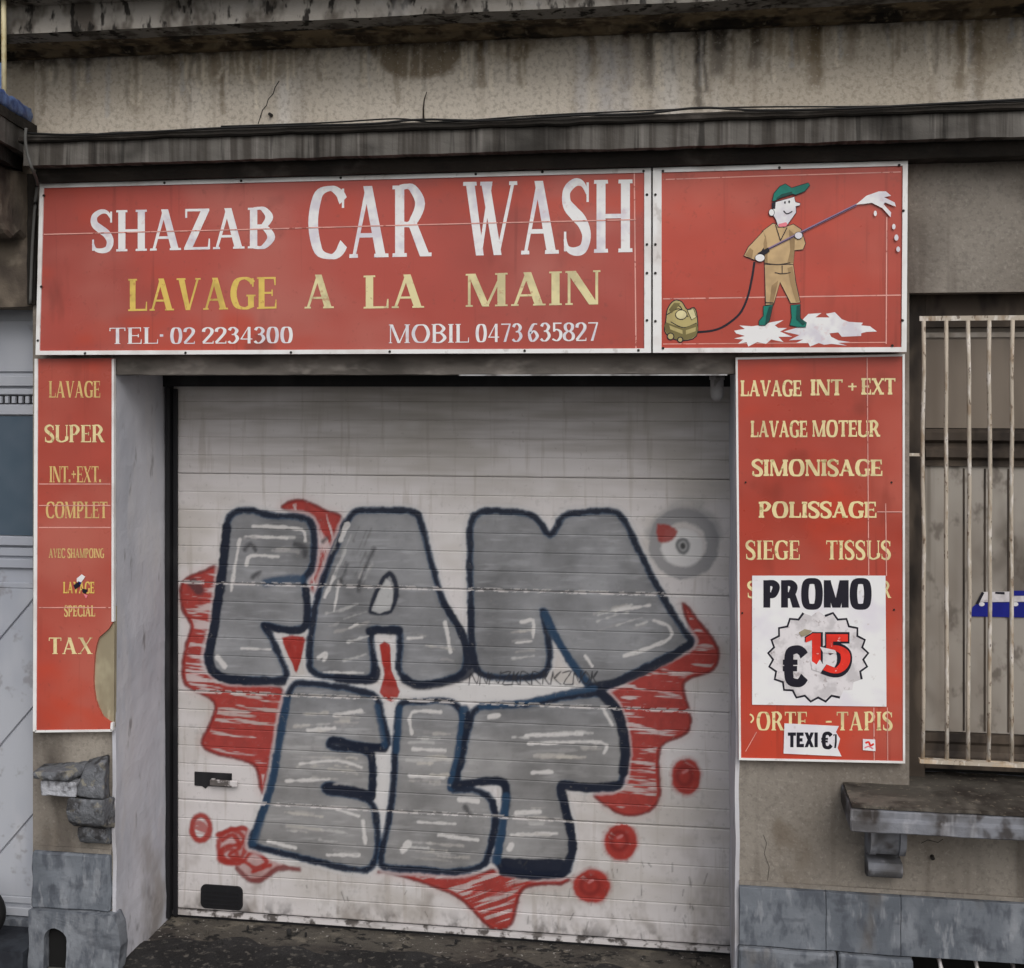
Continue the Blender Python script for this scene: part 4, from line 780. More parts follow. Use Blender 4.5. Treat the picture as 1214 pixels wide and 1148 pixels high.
def graffiti(s):
    al = .95
    # red cloud behind the letters
    for pts, h in (([(240, 678), (258, 672), (268, 690), (252, 770), (270, 806), (331, 815), (334, 846), (323, 890), (314, 936), (309, 938), (303, 910), (284, 901), (253, 893), (239, 881), (250, 856), (253, 832), (224, 816), (216, 800), (219, 769), (226, 743), (216, 722), (214, 696), (224, 684)], (.10, 4.5, .34)),
                   ([(334, 602), (347, 594), (362, 594), (383, 604), (406, 615), (397, 646), (380, 697), (370, 702), (366, 690), (374, 650), (370, 622), (356, 612)], (1.3, 5, .28)),
                   ([(810, 716), (831, 740), (851, 769), (846, 794), (817, 805), (810, 816), (819, 852), (813, 870), (784, 885), (781, 917), (782, 944), (769, 962), (745, 967), (724, 959), (704, 940), (735, 930), (741, 880), (730, 835), (715, 818), (770, 792), (815, 772), (818, 752)], (.08, 4.5, .29)),
                   ([(450, 1033), (500, 1034), (560, 1036), (600, 1030), (670, 1040), (665, 1048), (638, 1049), (618, 1057), (606, 1096), (588, 1102), (573, 1093), (546, 1066), (510, 1050), (468, 1037)], (-.30, 4.5, .36))):
        s.stroke(pts, 5, RED, 10, .16, True); s.fill(pts, redp, 2.2, .32, 4); s.fill(pts, redp, 2.2, .96, 4, h); s.stroke(pts, 1.8, REDD, 2, .75, True)
    s.fill([(334, 756), (360, 755), (361, 766), (352, 799), (346, 786)], redp, 2, 1, 2); s.fill([(450, 765), (462, 764), (464, 795), (474, 820), (464, 832), (450, 821), (456, 800)], redp, 2, 1, 2)
    for cx, cy, rx, ry in ((813.5, 921, 17, 21), (736, 998, 19, 21.5), (701.5, 1051, 21.5, 19.5)):
        s.fill(ell(cx, cy, rx + 2, ry + 2, 16), RED, 6, .5, 2); s.fill(ell(cx, cy, rx, ry, 16), redp, 3, .97, 2, (.6, 6, .2)); s.stroke(ell(cx - 2, cy - 1, rx * .5, ry * .5, 10), 2.5, REDD, 4, .6, True)
        s.stroke([(cx - 3, cy - 5), (cx + 1, cy - 7)], 1.6, (.5, .2, .2), 2, .7, sm=1)
    s.stroke(ell(238, 982, 11, 15, 12), 3, RED, 3, .95, True); s.fill(ell(237, 985, 10, 12, 12), redp, 3, .8, 2, (.2, 7, .45))
    for cx, cy, rx, ry in ((275, 1003, 16, 19), (272, 1014, 9, 7)): s.stroke(ell(cx, cy, rx, ry, 12), 3, RED, 3, .9, True)
    s.fill([(260, 988), (284, 980), (295, 984), (298, 1005), (323, 1021), (354, 1031), (331, 1030), (312, 1044), (295, 1044), (281, 1030), (261, 1024), (256, 1013)], redp, 3, .45, 3)
    for P in ([(258, 990), (282, 982), (294, 986), (286, 1000), (264, 1006), (262, 1020), (284, 1024), (300, 1010), (316, 1022), (300, 1034)], [(264, 996), (276, 990), (284, 1004), (272, 1014), (290, 1022), (304, 1030), (320, 1026)]): s.stroke(P, 2.6, RED, 2.6, .95)
    s.stroke([(281, 1030), (295, 1043), (310, 1043), (330, 1030), (354, 1031)], 3.2, REDD, 3, .85)
    # pale gap sprayed round the letters, then silver bodies, dark rims
    for P in (Fp, Ap, Np, Ep, Lp_, Tp): s.stroke(P, 8, (.56, .55, .55), 3, .55, True, 3)
    for pts in ([(352, 806), (366, 800), (450, 812), (520, 818), (560, 806), (640, 806), (690, 816), (660, 826), (600, 832), (560, 836), (520, 828), (440, 822)], [(452, 845), (466, 840), (468, 880), (462, 940), (450, 1000), (446, 960), (444, 900)]): s.fill(pts, (.58, .57, .57), 4, .85, 3)
    s.fill([(450, 765), (462, 764), (464, 795), (474, 820), (464, 832), (450, 821), (456, 800)], redp, 2, .95, 2); s.fill([(336, 757), (359, 756), (360, 766), (351, 797), (347, 786)], redp, 2, .95, 2)
    for P in (Fp, Ap, Np, Ep, Lp_, Tp):
        s.fill(P, silver, 2, .97, 3)
    for P in (Fp, Ap, Np, Ep, Lp_, Tp):
        s.stroke(P, 7, NAVY2, 7, .12, True, 4, 1); s.stroke(P, 4.6, NAVY2, 1.8, .75, True, 4, 1.4); s.stroke(P, 3.0, NAVY, 1.8, .95, True, 4, 2.0)
    s.stroke([(269, 625), (263, 680), (255, 735), (248, 785), (262, 803), (290, 807)], 5.6, NAVY, 2.4, 1)
    s.stroke([(315, 691), (340, 687), (358, 687)], 5, NAVY2, 4, .85); s.stroke([(314, 742), (340, 747), (362, 743), (363, 700)], 4.4, NAVY, 2.4, .95); s.stroke([(290, 808), (335, 808)], 5, NAVY, 3, .95)
    s.stroke([(440, 725), (462, 724), (470, 700), (462, 680), (448, 700), (440, 725)], 3.4, NAVY, 2.4, .95); s.fill([(441, 724), (462, 723), (466, 702), (458, 686)], (.5, .5, .5), 2, .7, 2)
    s.stroke([(438, 749), (456, 747), (473, 748)], 5, NAVY, 2.4, .97); s.stroke([(400, 804), (440, 806), (446, 795)], 5.6, NAVY, 2.6, .97); s.stroke([(480, 806), (500, 813), (545, 804), (560, 793)], 5.4, NAVY, 3, .92)
    s.stroke([(527, 716), (548, 752), (556, 790)], 4.6, NAVY, 2.4, .95); s.stroke([(558, 720), (560, 770), (566, 794)], 4.2, NAVY, 2.4, .97); s.stroke([(646, 728), (660, 758), (680, 788), (698, 812)], 4.6, NAVY2, 3, .9)
    s.stroke([(700, 815), (740, 806), (790, 782), (818, 764)], 5.2, NAVY, 2.6, .95); s.stroke([(570, 838), (620, 833), (660, 824), (705, 816)], 3.4, NAVY2, 2.6, .95)
    s.stroke([(713, 822), (732, 845), (741, 885), (739, 915)], 6.2, NAVY, 2.6, .97); s.stroke([(666, 931), (700, 934), (732, 931)], 5.6, NAVY, 2.4, .97); s.stroke([(665, 935), (674, 975), (679, 1005), (670, 1030)], 5.4, NAVY, 2.4, .97)
    s.stroke([(600, 1026), (630, 1028), (662, 1027)], 9.5, NAVY, 2.6, .98); s.stroke([(596, 1034), (630, 1039), (668, 1036)], 4.5, NAVY, 2.6, .97)
    s.stroke([(551, 842), (545, 890), (536, 932)], 6.0, NAVY2, 3, .95); s.stroke([(555, 846), (549, 890), (540, 930)], 3.2, NAVY, 2.4, .95)
    s.stroke([(540, 932), (570, 927), (597, 928), (600, 955)], 5, NAVY, 3, .95); s.stroke([(600, 945), (594, 985), (588, 1020)], 5.4, NAVY2, 3, .92); s.stroke([(585, 950), (588, 975), (580, 1012)], 3.6, NAVY, 2.4, .95)
    s.stroke([(396, 878), (425, 886), (455, 887)], 5.4, NAVY, 2.6, .96); s.stroke([(390, 934), (415, 938), (440, 944)], 5.8, NAVY, 2.6, .97); s.stroke([(441, 895), (442, 940)], 4.0, NAVY, 2.4, .97)
    s.stroke([(340, 830), (330, 890), (316, 950), (300, 1000)], 4.4, NAVY2, 3, .8); s.stroke([(447, 838), (456, 884)], 3.5, NAVY2, 3, .8); s.stroke([(474, 840), (470, 890)], 4, NAVY2, 3, .8)
    # white highlights and dark touches
    for pts, r in (([(300, 624), (330, 625), (358, 628), (362, 640)], 2), ([(292, 636), (340, 638)], 1.4), ([(292, 670), (298, 659), (330, 660)], 2), ([(274, 700), (279, 670), (284, 640)], 1.8), ([(258, 780), (266, 790)], 3.5), ([(286, 769), (320, 770)], 1),
                   ([(404, 640), (412, 622)], 3), ([(385, 708), (396, 684)], 2), ([(396, 725), (402, 690)], 1.3), ([(378, 780), (386, 775), (384, 783)], 2.4), ([(384, 797), (430, 798)], 1.2), ([(414, 745), (424, 740)], 1.6), ([(528, 738), (534, 773)], 2.4), ([(484, 757), (500, 756)], 1.4),
                   ([(618, 738), (632, 736), (632, 756)], 2), ([(612, 762), (630, 760)], 1), ([(776, 736), (792, 742), (795, 756), (770, 768), (740, 778)], 2.2), ([(694, 778), (702, 790)], 2.2), ([(730, 724), (770, 718)], 1.6),
                   ([(365, 866), (396, 864)], 2.4), ([(396, 848), (428, 843)], 2), ([(356, 906), (400, 902), (428, 910)], 1.8), ([(340, 926), (390, 924)], 1.8), ([(318, 998), (350, 1006)], 2), ([(430, 974), (433, 1000)], 2.2), ([(388, 1014), (425, 1014)], 2), ([(400, 960), (425, 968)], 1.6),
                   ([(488, 870), (488, 845), (522, 844)], 2), ([(490, 888), (528, 890)], 2), ([(486, 920), (526, 922)], 2), ([(478, 1008), (484, 1000)], 4), ([(520, 990), (566, 996)], 2), ([(545, 948), (566, 950)], 3), ([(496, 975), (540, 977)], 1.2),
                   ([(580, 850), (592, 848)], 2.6), ([(624, 872), (690, 870)], 2), ([(626, 882), (712, 880), (716, 893)], 1.8), ([(632, 916), (654, 915)], 2.4), ([(612, 964), (640, 962)], 2.4), ([(606, 990), (660, 988)], 2), ([(604, 1006), (606, 1002)], 3.4), ([(716, 842), (726, 860)], 1.8)):
        s.stroke(pts, r, HI, 1.8, .82, sm=3, jit=1.6)
    rq = random.Random(11)
    for (x0, x1, y0, y1, n, ang) in ((348, 434, 846, 868, 12, -.04), (352, 425, 896, 932, 16, .05), (330, 425, 962, 1012, 10, .12), (482, 536, 866, 930, 20, .02), (478, 560, 985, 1018, 9, .08), (606, 716, 866, 898, 10, .0), (605, 655, 956, 992, 7, -.03), (606, 636, 740, 785, 6, -.1), (700, 770, 724, 760, 7, -.3), (384, 440, 722, 790, 6, -.3), (290, 355, 620, 668, 6, .02), (488, 540, 738, 785, 5, .1)):
        for _ in range(n):
            x = rq.uniform(x0, x1 - 14); y = rq.uniform(y0, y1); l = rq.uniform(10, min(46, x1 - x)); c = rq.choice(((.50, .47, .43), (.42, .40, .38), (.56, .55, .54), (.34, .33, .33)))
            s.stroke([(x, y), (x + l * .5, y + l * .5 * ang - rq.uniform(-1, 1)), (x + l, y + l * ang)], rq.uniform(.5, 1.7), c, 2.2, rq.uniform(.4, .75), sm=3, jit=2.2)
    for _ in range(16):
        x = rq.uniform(392, 436); y = rq.uniform(630, 700); l = rq.uniform(12, 34); s.stroke([(x, y), (x + l * .42, y - l)], rq.uniform(.5, 1.5), rq.choice((HI, (.1, .1, .1), (.4, .4, .4))), 2, .5, sm=1, jit=2) if y - l > 615 else None
    for pts, r in (([(290, 652), (298, 645), (303, 652)], 2.6), ([(350, 645), (361, 650), (362, 660)], 2.6), ([(300, 684), (308, 678)], 2), ([(404, 690), (412, 670)], 1.6), ([(424, 700), (432, 672)], 1.6), ([(432, 676), (444, 650)], 1.4), ([(228, 692), (236, 700)], 6), ([(382, 642), (388, 638)], 2), ([(552, 956), (556, 966)], 2.5)):
        s.stroke(pts, r, (.03, .03, .035), 4, .75, sm=2, jit=2.5)
    s.over((.12, .12, .12), .4 * np.clip((s.n1 - .7) / .1, 0, 1) * np.clip((s.v - 560) / 40, 0, 1) * .4)
    # the eye
    s.stroke(ell(811, 645, 34, 34, 18), 8, (.24, .24, .25), 3.5, .85, True, 3, 2); s.stroke([(772, 632), (790, 612), (815, 606), (842, 616), (850, 634)], 7, (.22, .22, .23), 7, .55)
    s.fill(ell(809, 650, 25, 22, 16), (.62, .61, .61), 4, .9, 2); s.fill([(780, 622), (800, 626), (801, 636), (790, 644), (780, 642)], RED, 3, .9, 2)
    s.fill(ell(809.5, 647.5, 8.5, 10, 14), (.15, .155, .16), 3, .95, 2); s.stroke(ell(809.5, 647.5, 4, 5, 10), 1, (.38, .38, .38), 2, .7, True); s.fill(ell(809.5, 647.5, 2.5, 3, 8), (.05, .05, .05), 2, .9, 2)
    s.stroke([(795, 600), (812, 593), (832, 598)], 3, (.3, .3, .3), 9, .45)
    # thin scribbled tag under the letters
    x = 556; pts = []
    rr = random.Random(5)
    while x < 706:
        w = rr.uniform(8, 14); y = 803 - (x - 556) * .006
        gl = rr.choice([[(.9, .1), (.2, .1), (0, .6), (.3, 1), (.9, .9)], [(0, 1), (.1, 0), (.8, .2), (.3, .5), (.9, 1)], [(.5, 0), (0, .5), (.5, 1), (1, .5), (.5, 0)], [(0, 1), (.2, 0), (.3, .55), (.9, 0), (.35, .5), (.9, 1)], [(0, .1), (.9, 0), (.1, .95), (1, 1)], [(0, 1), (.2, .1), (.8, .9), (1, 0)]])
        s.stroke([(x + a * w, y - 6 + b * 15) for a, b in gl], .75, (.02, .02, .025), 1.2, .9, sm=3, jit=.3); x += w + 1
    # scuffs low on the door
    for _ in range(46):
        x0, y0 = rr.uniform(330, 840), rr.uniform(1020, 1120); s.stroke([(x0, y0), (x0 + rr.uniform(-4, 4), y0 + rr.uniform(3, 12))], .5, (.05, .045, .04), 1.3, .6, sm=1, jit=.6)
def rows(h):
    z = [0, .004]; k = 6; g = h / k
    for i in range(k):
        a, b = i * g, (i + 1) * g
        st = a + .005 if i else .008
        z += list(np.arange(st, b - .0045, .0045))
        if i < k - 1: z += [b - .0016, b - .0011, b + .0011, b + .0016]
    z += [h - .004, h]
    z = sorted(set(round(q, 5) for q in z)); return z
PH = .4975
Zb = [ZD0 + i * PH for i in range(5)]
xsd = np.linspace(XD0, XD1, int((XD1 - XD0) / .0045))
for i, zb in enumerate(Zb):
    zr = np.array(rows(PH - .0025)); g = (PH - .0025) / 6
    yo = np.zeros(len(zr))
    for k in range(1, 6): yo[np.abs(zr - k * g) < .0013] = .0021
    yo[0] = yo[-1] = .004; 
    nx, nz = len(xsd), len(zr)
    Xg, Zg = np.meshgrid(xsd, zr + zb); Yg = np.repeat((YD + yo)[:, None], nx, 1)
    Yg = Yg + .0012 * np.sin(Xg * 3.1 + i) + .002 * (fbm(Xg * 2.5 + i * 3, Zg * 3) - .5)
    V = np.stack([Xg, Yg, Zg], -1).reshape(-1, 3)
    uu, vv = prj(Xg.ravel(), Zg.ravel(), YD)
    sp = Spray(uu, vv); graffiti(sp)
    # paint worn off along the section joints
    edge = np.minimum(np.abs(Zg.ravel() - zb), np.abs(Zg.ravel() - zb - PH)); sp.a *= 1 - .8 * np.clip((.012 - edge) / .008, 0, 1) * (fbm(uu / 6, vv / 3) > .5)
    a = np.arange(nx * nz).reshape(nz, nx)
    F = np.stack([a[:-1, :-1], a[:-1, 1:], a[1:, 1:], a[1:, :-1]], -1).reshape(-1, 4)
    # closed back so each section is a slab
    nb = len(V); c = [0, nx - 1, nx * nz - 1, nx * (nz - 1)]
    me = bpy.data.meshes.new('door_panel')
    back = [(V[c[0]][0], YD + .04, V[c[0]][2]), (V[c[1]][0], YD + .04, V[c[1]][2]), (V[c[2]][0], YD + .04, V[c[2]][2]), (V[c[3]][0], YD + .04, V[c[3]][2])]
    allv = np.vstack([V, np.array(back)])
    faces = np.vstack([F, [[nb + 3, nb + 2, nb + 1, nb], [c[0], nb, nb + 1, c[1]], [c[3], c[2], nb + 2, nb + 3]]])
    me.vertices.add(len(allv)); me.vertices.foreach_set('co', allv.astype(np.float32).ravel())
    me.loops.add(faces.size); me.loops.foreach_set('vertex_index', faces.astype(np.int32).ravel())
    me.polygons.add(len(faces)); me.polygons.foreach_set('loop_start', (np.arange(len(faces)) * 4).astype(np.int32))
    me.update(calc_edges=True); me.validate()
    ca = me.attributes.new('paint', 'FLOAT_COLOR', 'POINT')
    cc = np.zeros((len(allv), 4), np.float32); cc[:nb, :3] = sp.c; cc[:nb, 3] = sp.a; ca.data.foreach_set('color', cc.ravel())
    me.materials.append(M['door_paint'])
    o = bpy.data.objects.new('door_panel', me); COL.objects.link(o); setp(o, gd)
MB().box(XD0, XD1, YD - .008, YD + .03, ZD0 - .027, ZD0 - .006).build('bottom_rail', 'alu', gd, rough=.001, cuts=5)
MB().box(XD0, XD1, YD + .010, YD + .03, ZD0 - .0058, ZD0 - .0002).build('rail_gap', 'black', gd)  # black strip painting the dark of the gap above the rail
MB().box(XD0, XD1, YD + .004, YD + .035, .002, ZD0 - .0275).build('bottom_seal', 'black', gd)
MB().box(XJ1 + .015, XD0 - .001, YD - .045, YD + .05, .012, ZL - .051).build('side_track', 'black', gd, bev=.003)
MB().box(X_(207, YD), X_(212, YD), YD - .018, YD - .006, .012, ZL - .06).build('track_lip', 'black', gd, bev=.002)
MB().box(XD1 + .001, XJ2 - .006, YD - .01, YD + .05, .012, ZL - .051).build('side_track', 'black', gd)
p = lambda u, v, y: at(u, v, y)
a_, b_ = p(231, 931, YD), p(275, 917, YD)
hd = MB().prism_xz([(a_.x, a_.z), (p(240, 931, YD).x, a_.z - .001), (p(244, 934, YD).x, a_.z - .012), (p(247, 931, YD).x, a_.z), (b_.x, a_.z), (b_.x, b_.z), (a_.x, b_.z)], YD - .006, YD + .002).build('handle_plate', 'black', gd, bev=.0015)
MB().box(p(252, 0, YD).x, p(284, 0, YD).x, YD - .034, YD - .022, Z_(265, 929.5, YD), Z_(265, 922.5, YD)).build('lever', 'alu', hd, bev=.003)
MB().box(p(252, 0, YD).x, p(256, 0, YD).x, YD - .022, YD - .006, Z_(265, 929, YD), Z_(265, 923, YD)).build('spindle', 'alu', hd)
c0, c1 = p(238.5, 1076, YD), p(288, 1051, YD)
def rrect(x0, x1, z0, z1, r, n=5): 
    out = []
    for cx, cz, s0 in ((x1 - r, z0 + r, -90), (x1 - r, z1 - r, 0), (x0 + r, z1 - r, 90), (x0 + r, z0 + r, 180)):
        out += [(cx + r * math.cos(math.radians(s0 + 90 * k / n)), cz + r * math.sin(math.radians(s0 + 90 * k / n))) for k in range(n + 1)]
    return out
vp = MB().prism_xz(rrect(c0.x, c1.x, c0.z, c1.z, .025), YD - .007, YD + .003).build('vent_plate', 'black', gd, bev=.001)
for k in range(4):
    z = c0.z + .018 + k * .019; MB().box(c0.x + .018, c1.x - .018, YD - .0105, YD - .0065, z, z + .007).build('vent_slat', 'black', vp)

# ------------------------------------------------------------------ barred window
wd = thing('window', 'boarded grimy window behind bars right of the red panel', 'window', (XW1, .11, ZWB))
YW = .11
zv = lambda v: Z_(1150, v, YW)
ZWt_in = ZWT
MB().box(XW1 - .02, X_(1096, YW), YW - .01, YW + .06, ZWB, ZWT).build('frame_stile', 'win_dark', wd, rough=.002, cuts=3)
MB().box(XW2 - .07, XW2 + .02, YW - .01, YW + .06, ZWB, ZWT).build('frame_stile', 'win_dark', wd, rough=.002, cuts=3)
xa, xb = X_(1096, YW) + .001, XW2 - .071
MB().box(xa, xb, YW - .01, YW + .06, zv(388), ZWT).build('head_rail', 'win_dark', wd)
MB().box(xa, xb, YW + .02, YW + .04, zv(508), zv(388) - .001).build('upper_pane', 'win_pane', wd)
MB().box(xa, xb, YW + .012, YW + .03, zv(400), zv(394)).build('blind_edge', 'win_board', wd)
tr = MB().prism_yz([(YW + .06, zv(553)), (YW + .005, zv(553)), (YW + .005, zv(546)), (YW - .02, zv(542)), (YW - .02, zv(534)), (YW + .012, zv(530)), (YW + .012, zv(526)), (YW - .012, zv(522)), (YW - .012, zv(513)), (YW + .01, zv(509)), (YW + .06, zv(509))], xa, xb).build('transom', 'win_dark', wd)
MB().box(xa, xb, YW + .018, YW + .04, zv(870), zv(553) - .001).build('lower_pane', 'win_board', wd)
# dark strips: mostly the bars' shadows built as lines, with the board seams
for u in (1122, 1143, 1168, 1196):
    MB().box(X_(u, YW), X_(u, YW) + .006, YW + .014, YW + .0178, zv(868), zv(556)).build('seam_shadow', 'win_dark', wd)
MB().prism_yz([(YW + .06, zv(912)), (YW - .01, zv(912)), (YW - .01, zv(897)), (YW + .006, zv(892)), (YW + .006, zv(884)), (YW - .004, zv(880)), (YW - .004, zv(871)), (YW + .06, zv(871))], xa, xb).build('bottom_rail', 'win_dark', wd)
MB().box(XW1, XW2, YW + .065, YW + .09, ZWB, ZWT).build('window_back', 'void', wd)
st = thing('blue_sticker', 'dark blue and white strip stuck on the barred window board', 'sticker', at(1180, 730, YW + .016))
yb = YW + .013
def sheet(pts, m, y, nm): return MB().prism_xz([(at(*q_, y).x, at(*q_, y).z) for q_ in pts], y, y + .001).build(nm, m, st)
sheet([(1151, 731), (1290, 734), (1290, 714), (1160, 714.5), (1153, 720)], 'ink_blue', yb, 'blue_band'); sheet([(1160, 713.8), (1290, 713.3), (1290, 700), (1166, 702)], 'paper_worn', yb, 'white_band'); sheet([(1200, 706.5), (1290, 706), (1290, 700), (1202, 700.5)], 'ink_blue', yb - .0015, 'blue_band')
sheet([(1157, 716), (1160, 717), (1167, 703), (1164, 702)], 'ink_black', yb - .0015, 'black_stroke'); sheet([(1180, 704), (1191, 705), (1191, 702), (1180, 702)], 'ink_black', yb - .0015, 'black_stroke')
for u in (1164, 1204): sheet(ell(u, 716.5, 3.5, 2.6, 10)[::-1], 'paper', yb - .0015, 'white_dot')
# security grille
gr = thing('security_grille', 'rusty cream painted iron bars in front of the grimy window', 'window bars', (XW1, .07, ZWB))
YG = .03
us = [1094.5, 1122, 1148.5, 1173, 1199.5]
xg = [X_(u, YG) for u in us]; dx = (xg[-1] - xg[0]) / 4
while xg[-1] + dx < XW2 - .03: xg.append(xg[-1] + dx * random.uniform(.96, 1.04))
zt_, zb_ = Z_(1150, 379, YG), Z_(1150, 903, YG)
for i, x in enumerate(xg):
    pts = [(x + random.uniform(-.003, .003), YG + random.uniform(-.003, .003), zb_ + .004 + (zt_ - zb_ - .008) * k / 8) for k in range(9)]
    MB().tube(pts, .0078, 8).build('bar', 'bar_paint', gr, smooth=True)
MB().box(xg[0] - .014, XW2 + .02, YG - .004, YG + .004, zt_ - .004, zt_ + .014).build('top_rail', 'bar_paint', gr, rough=.0012, cuts=3)
MB().box(xg[0] - .016, XW2 + .02, YG - .018, YG + .010, zb_ - .010, zb_ + .004).build('bottom_rail', 'bar_paint', gr, rough=.0012, cuts=3)
MB().box(XW1 - .03, xg[0] - .012, YG - .003, YG + .003, Z_(1090, 541, YG), Z_(1090, 537.5, YG)).build('wall_tie', 'bar_paint', gr)
# cellar grille at the foot of the pier
cg = thing('cellar_grille', 'pale bars in the dark cellar opening below the window', 'grille', ((XC1 + XW2) / 2, .03, 0))
x = X_(1116, .03)
while x < XW2 - .03:
    MB().tube([(x, .05, .02), (x, .02, .06), (x - .004, .012, ZCEL - .085), (x - .012, .03, ZCEL - .05), (x - .02, .055, ZCEL - .035)], .0085, 8).build('bar', 'alu', cg, smooth=True)
    x += .132
MB().box(XC1 - .01, XW2, .045, .06, .02, .04).build('rail', 'black', cg)

# ------------------------------------------------------------------ neighbouring house, its door and balcony
nb_ = thing('neighbour_house', 'soot-dark neighbouring house front left of the red signs', 'house', (XL - 1, 0, 0))
XN0, XN1 = XL - 1.15, XL - .002
YN = .16
ZN = Z_(20, 364, .0)
MB().box(XN0 - 2.2, XN1, .0, .44, ZN, Z_(10, 190)).build('lintel_wall', 'neigh_wall', nb_, rough=.006, cuts=5)
MB().box(XN0 - 2.2, XL - .0005, .012, .44, Z_(10, 190) + .001, 6.6).build('upper_wall', 'frieze', nb_)
MB().box(XN0 - 2.2, XN0, .0, .44, 0, ZN - .001).build('wall', 'neigh_wall', nb_)
# balcony slab on moulded edge, splayed end
zb1, zb0 = Z_(37, 152), Z_(37, 196)
A_ = (XL + .0, .0); Bp = at(0, 142, -.35); 
dirx, diry = (Bp.x - A_[0]), -.35
C_ = (A_[0] + dirx * 2.0, diry * 2.0)
def slab(off, z0, z1, nm, m):
    MB().prism_xy([(XN0 - 2, .02), (XN0 - 2, C_[1] - off), (C_[0], C_[1] - off), (A_[0] + off, -off * .2), (A_[0] + off, .02)][::1], z0, z1).build(nm, m, nb_, rough=.003, cuts=4)
slab(.012, zb1 - .03, zb1 + .012, 'balcony_lip', 'cornice_soot_shade'); slab(.0, zb0 + .03, zb1 - .031, 'balcony_slab', 'cornice'); slab(-.05, zb0 - .03, zb0 + .029, 'balcony_bed', 'cornice_soot_shade')
# carved console under the balcony
xc0, xc1 = X_(-46, -.1), X_(16, -.1); zc0, zc1 = Z_(10, 283, -.1), zb0 - .031
pr = [(.02, zc1), (-.26, zc1), (-.27, zc1 - .05), (-.22, zc1 - .10), (-.19, zc1 - .16), (-.2, zc1 - .21), (-.16, zc0 + .02), (-.10, zc0), (-.05, zc0 + .03), (.02, zc0 + .0)]
MB().prism_yz(pr, xc0, xc1).build('console', 'neigh_wall', nb_, bev=.012, rough=.006, cuts=3)
MB().box(XL - .014, XL + .022, -.02, -.001, Z_(38, 362), zb0 - .04).build('shadow_gap', 'cornice_soot_shade', nb_, rough=.004, cuts=4)  # dark strip standing in for the shadow gap beside the sign
MB().box(XN0, XN1 + .004, -.08, .44, -.02, Z_(20, 1110, .05)).build('door_step', 'step', nb_)
nd = thing('front_door', 'pale grey panelled front door with diagonal boards left of the signs', 'door', (XL - .5, YN, 0))
zn = lambda v, y=YN: Z_(20, v, y)
MB().box(XN0, XN1, YN + .02, YN + .05, zn(1086), ZN + .02).build('door_leaf', 'neigh_door', nd)
for v0, v1, d in ((441, 380, .012), (458, 446, .022), (468, 461, .016), (492, 480, .022), (647, 636, .024), (660, 650, .014), (674, 663, .018), (698, 691, .014), (1072, 1064, .014), (1086, 1076, .022)):
    MB().box(XN0 + .002, XN1 - .003, YN + .02 - d, YN + .0195, zn(v0), zn(v1)).build('moulding', 'neigh_door', nd, bev=.003)
x = XN1 - .02
while x > XN0 + .03:
    MB().box(x - .016, x, YN + .004, YN + .019, zn(478), zn(470)).build('dentil', 'neigh_door', nd); x -= .032
MB().box(XN0 + .002, XN1 - .003, YN + .0165, YN + .0198, zn(479), zn(469)).build('dentil_ground', 'black', nd)
MB().box(XN0 + .12, XN1 - .003, YN + .008, YN + .018, zn(635), zn(493.5)).build('glass_pane', 'neigh_glass', nd)
def clip(poly, a, b, c):   # keep a*x+b*z<=c
    out = []
    for i in range(len(poly)):
        p0, p1 = poly[i], poly[(i + 1) % len(poly)]; d0, d1 = a * p0[0] + b * p0[1] - c, a * p1[0] + b * p1[1] - c
        if d0 <= 0: out.append(p0)
        if d0 * d1 < 0: t = d0 / (d0 - d1); out.append((p0[0] + (p1[0] - p0[0]) * t, p0[1] + (p1[1] - p0[1]) * t))
    return out
r0 = at(0, 757, YN); r1 = at(38, 712, YN); sl_ = (r1.z - r0.z) / (r1.x - r0.x); gapz = (r0.z - at(0, 884, YN).z)
rect = [(XN0 + .002, zn(1064)), (XN1 - .003, zn(1064)), (XN1 - .003, zn(698)), (XN0 + .002, zn(698))]
icpt = r0.z - sl_ * r0.x
for k in range(-6, 9):
    hi, lo = icpt + k * gapz - .006, icpt + (k - 1) * gapz + .006
    P = clip(clip(rect, -sl_, 1, hi), sl_, -1, -lo)
    if len(P) >= 3: MB().prism_xz(P, YN + .008, YN + .0195).build('board', 'neigh_door', nd, bev=.003)
MB().box(XN0, XN1, YN - .03, YN + .06, Z_(20, 1110, .05) + .001, zn(1087)).build('threshold_stone', 'bluestone_pale', nd)
# half-seen tyre on the step
ty = MB(); cpt = at(-26, 1126, -.02); n1, n2 = 28, 10
for i in range(n1):
    for j in range(n2):
        A, B = 2 * math.pi * i / n1, 2 * math.pi * j / n2; R_, r_ = .085, .035
        ty.v.append((cpt.x + (R_ + r_ * math.cos(B)) * math.cos(A), cpt.y + r_ * 1.2 * math.sin(B), .02 + .12 + Z_(20, 1110, .05) + (R_ + r_ * math.cos(B)) * math.sin(A) - .02))
for i in range(n1):
    for j in range(n2): ty.f.append((i * n2 + j, ((i + 1) % n1) * n2 + j, ((i + 1) % n1) * n2 + (j + 1) % n2, i * n2 + (j + 1) % n2))
tag(ty.build('wheel', 'rubber', smooth=True), 'small black rubber wheel on the dark step, cut by the left edge', 'wheel')
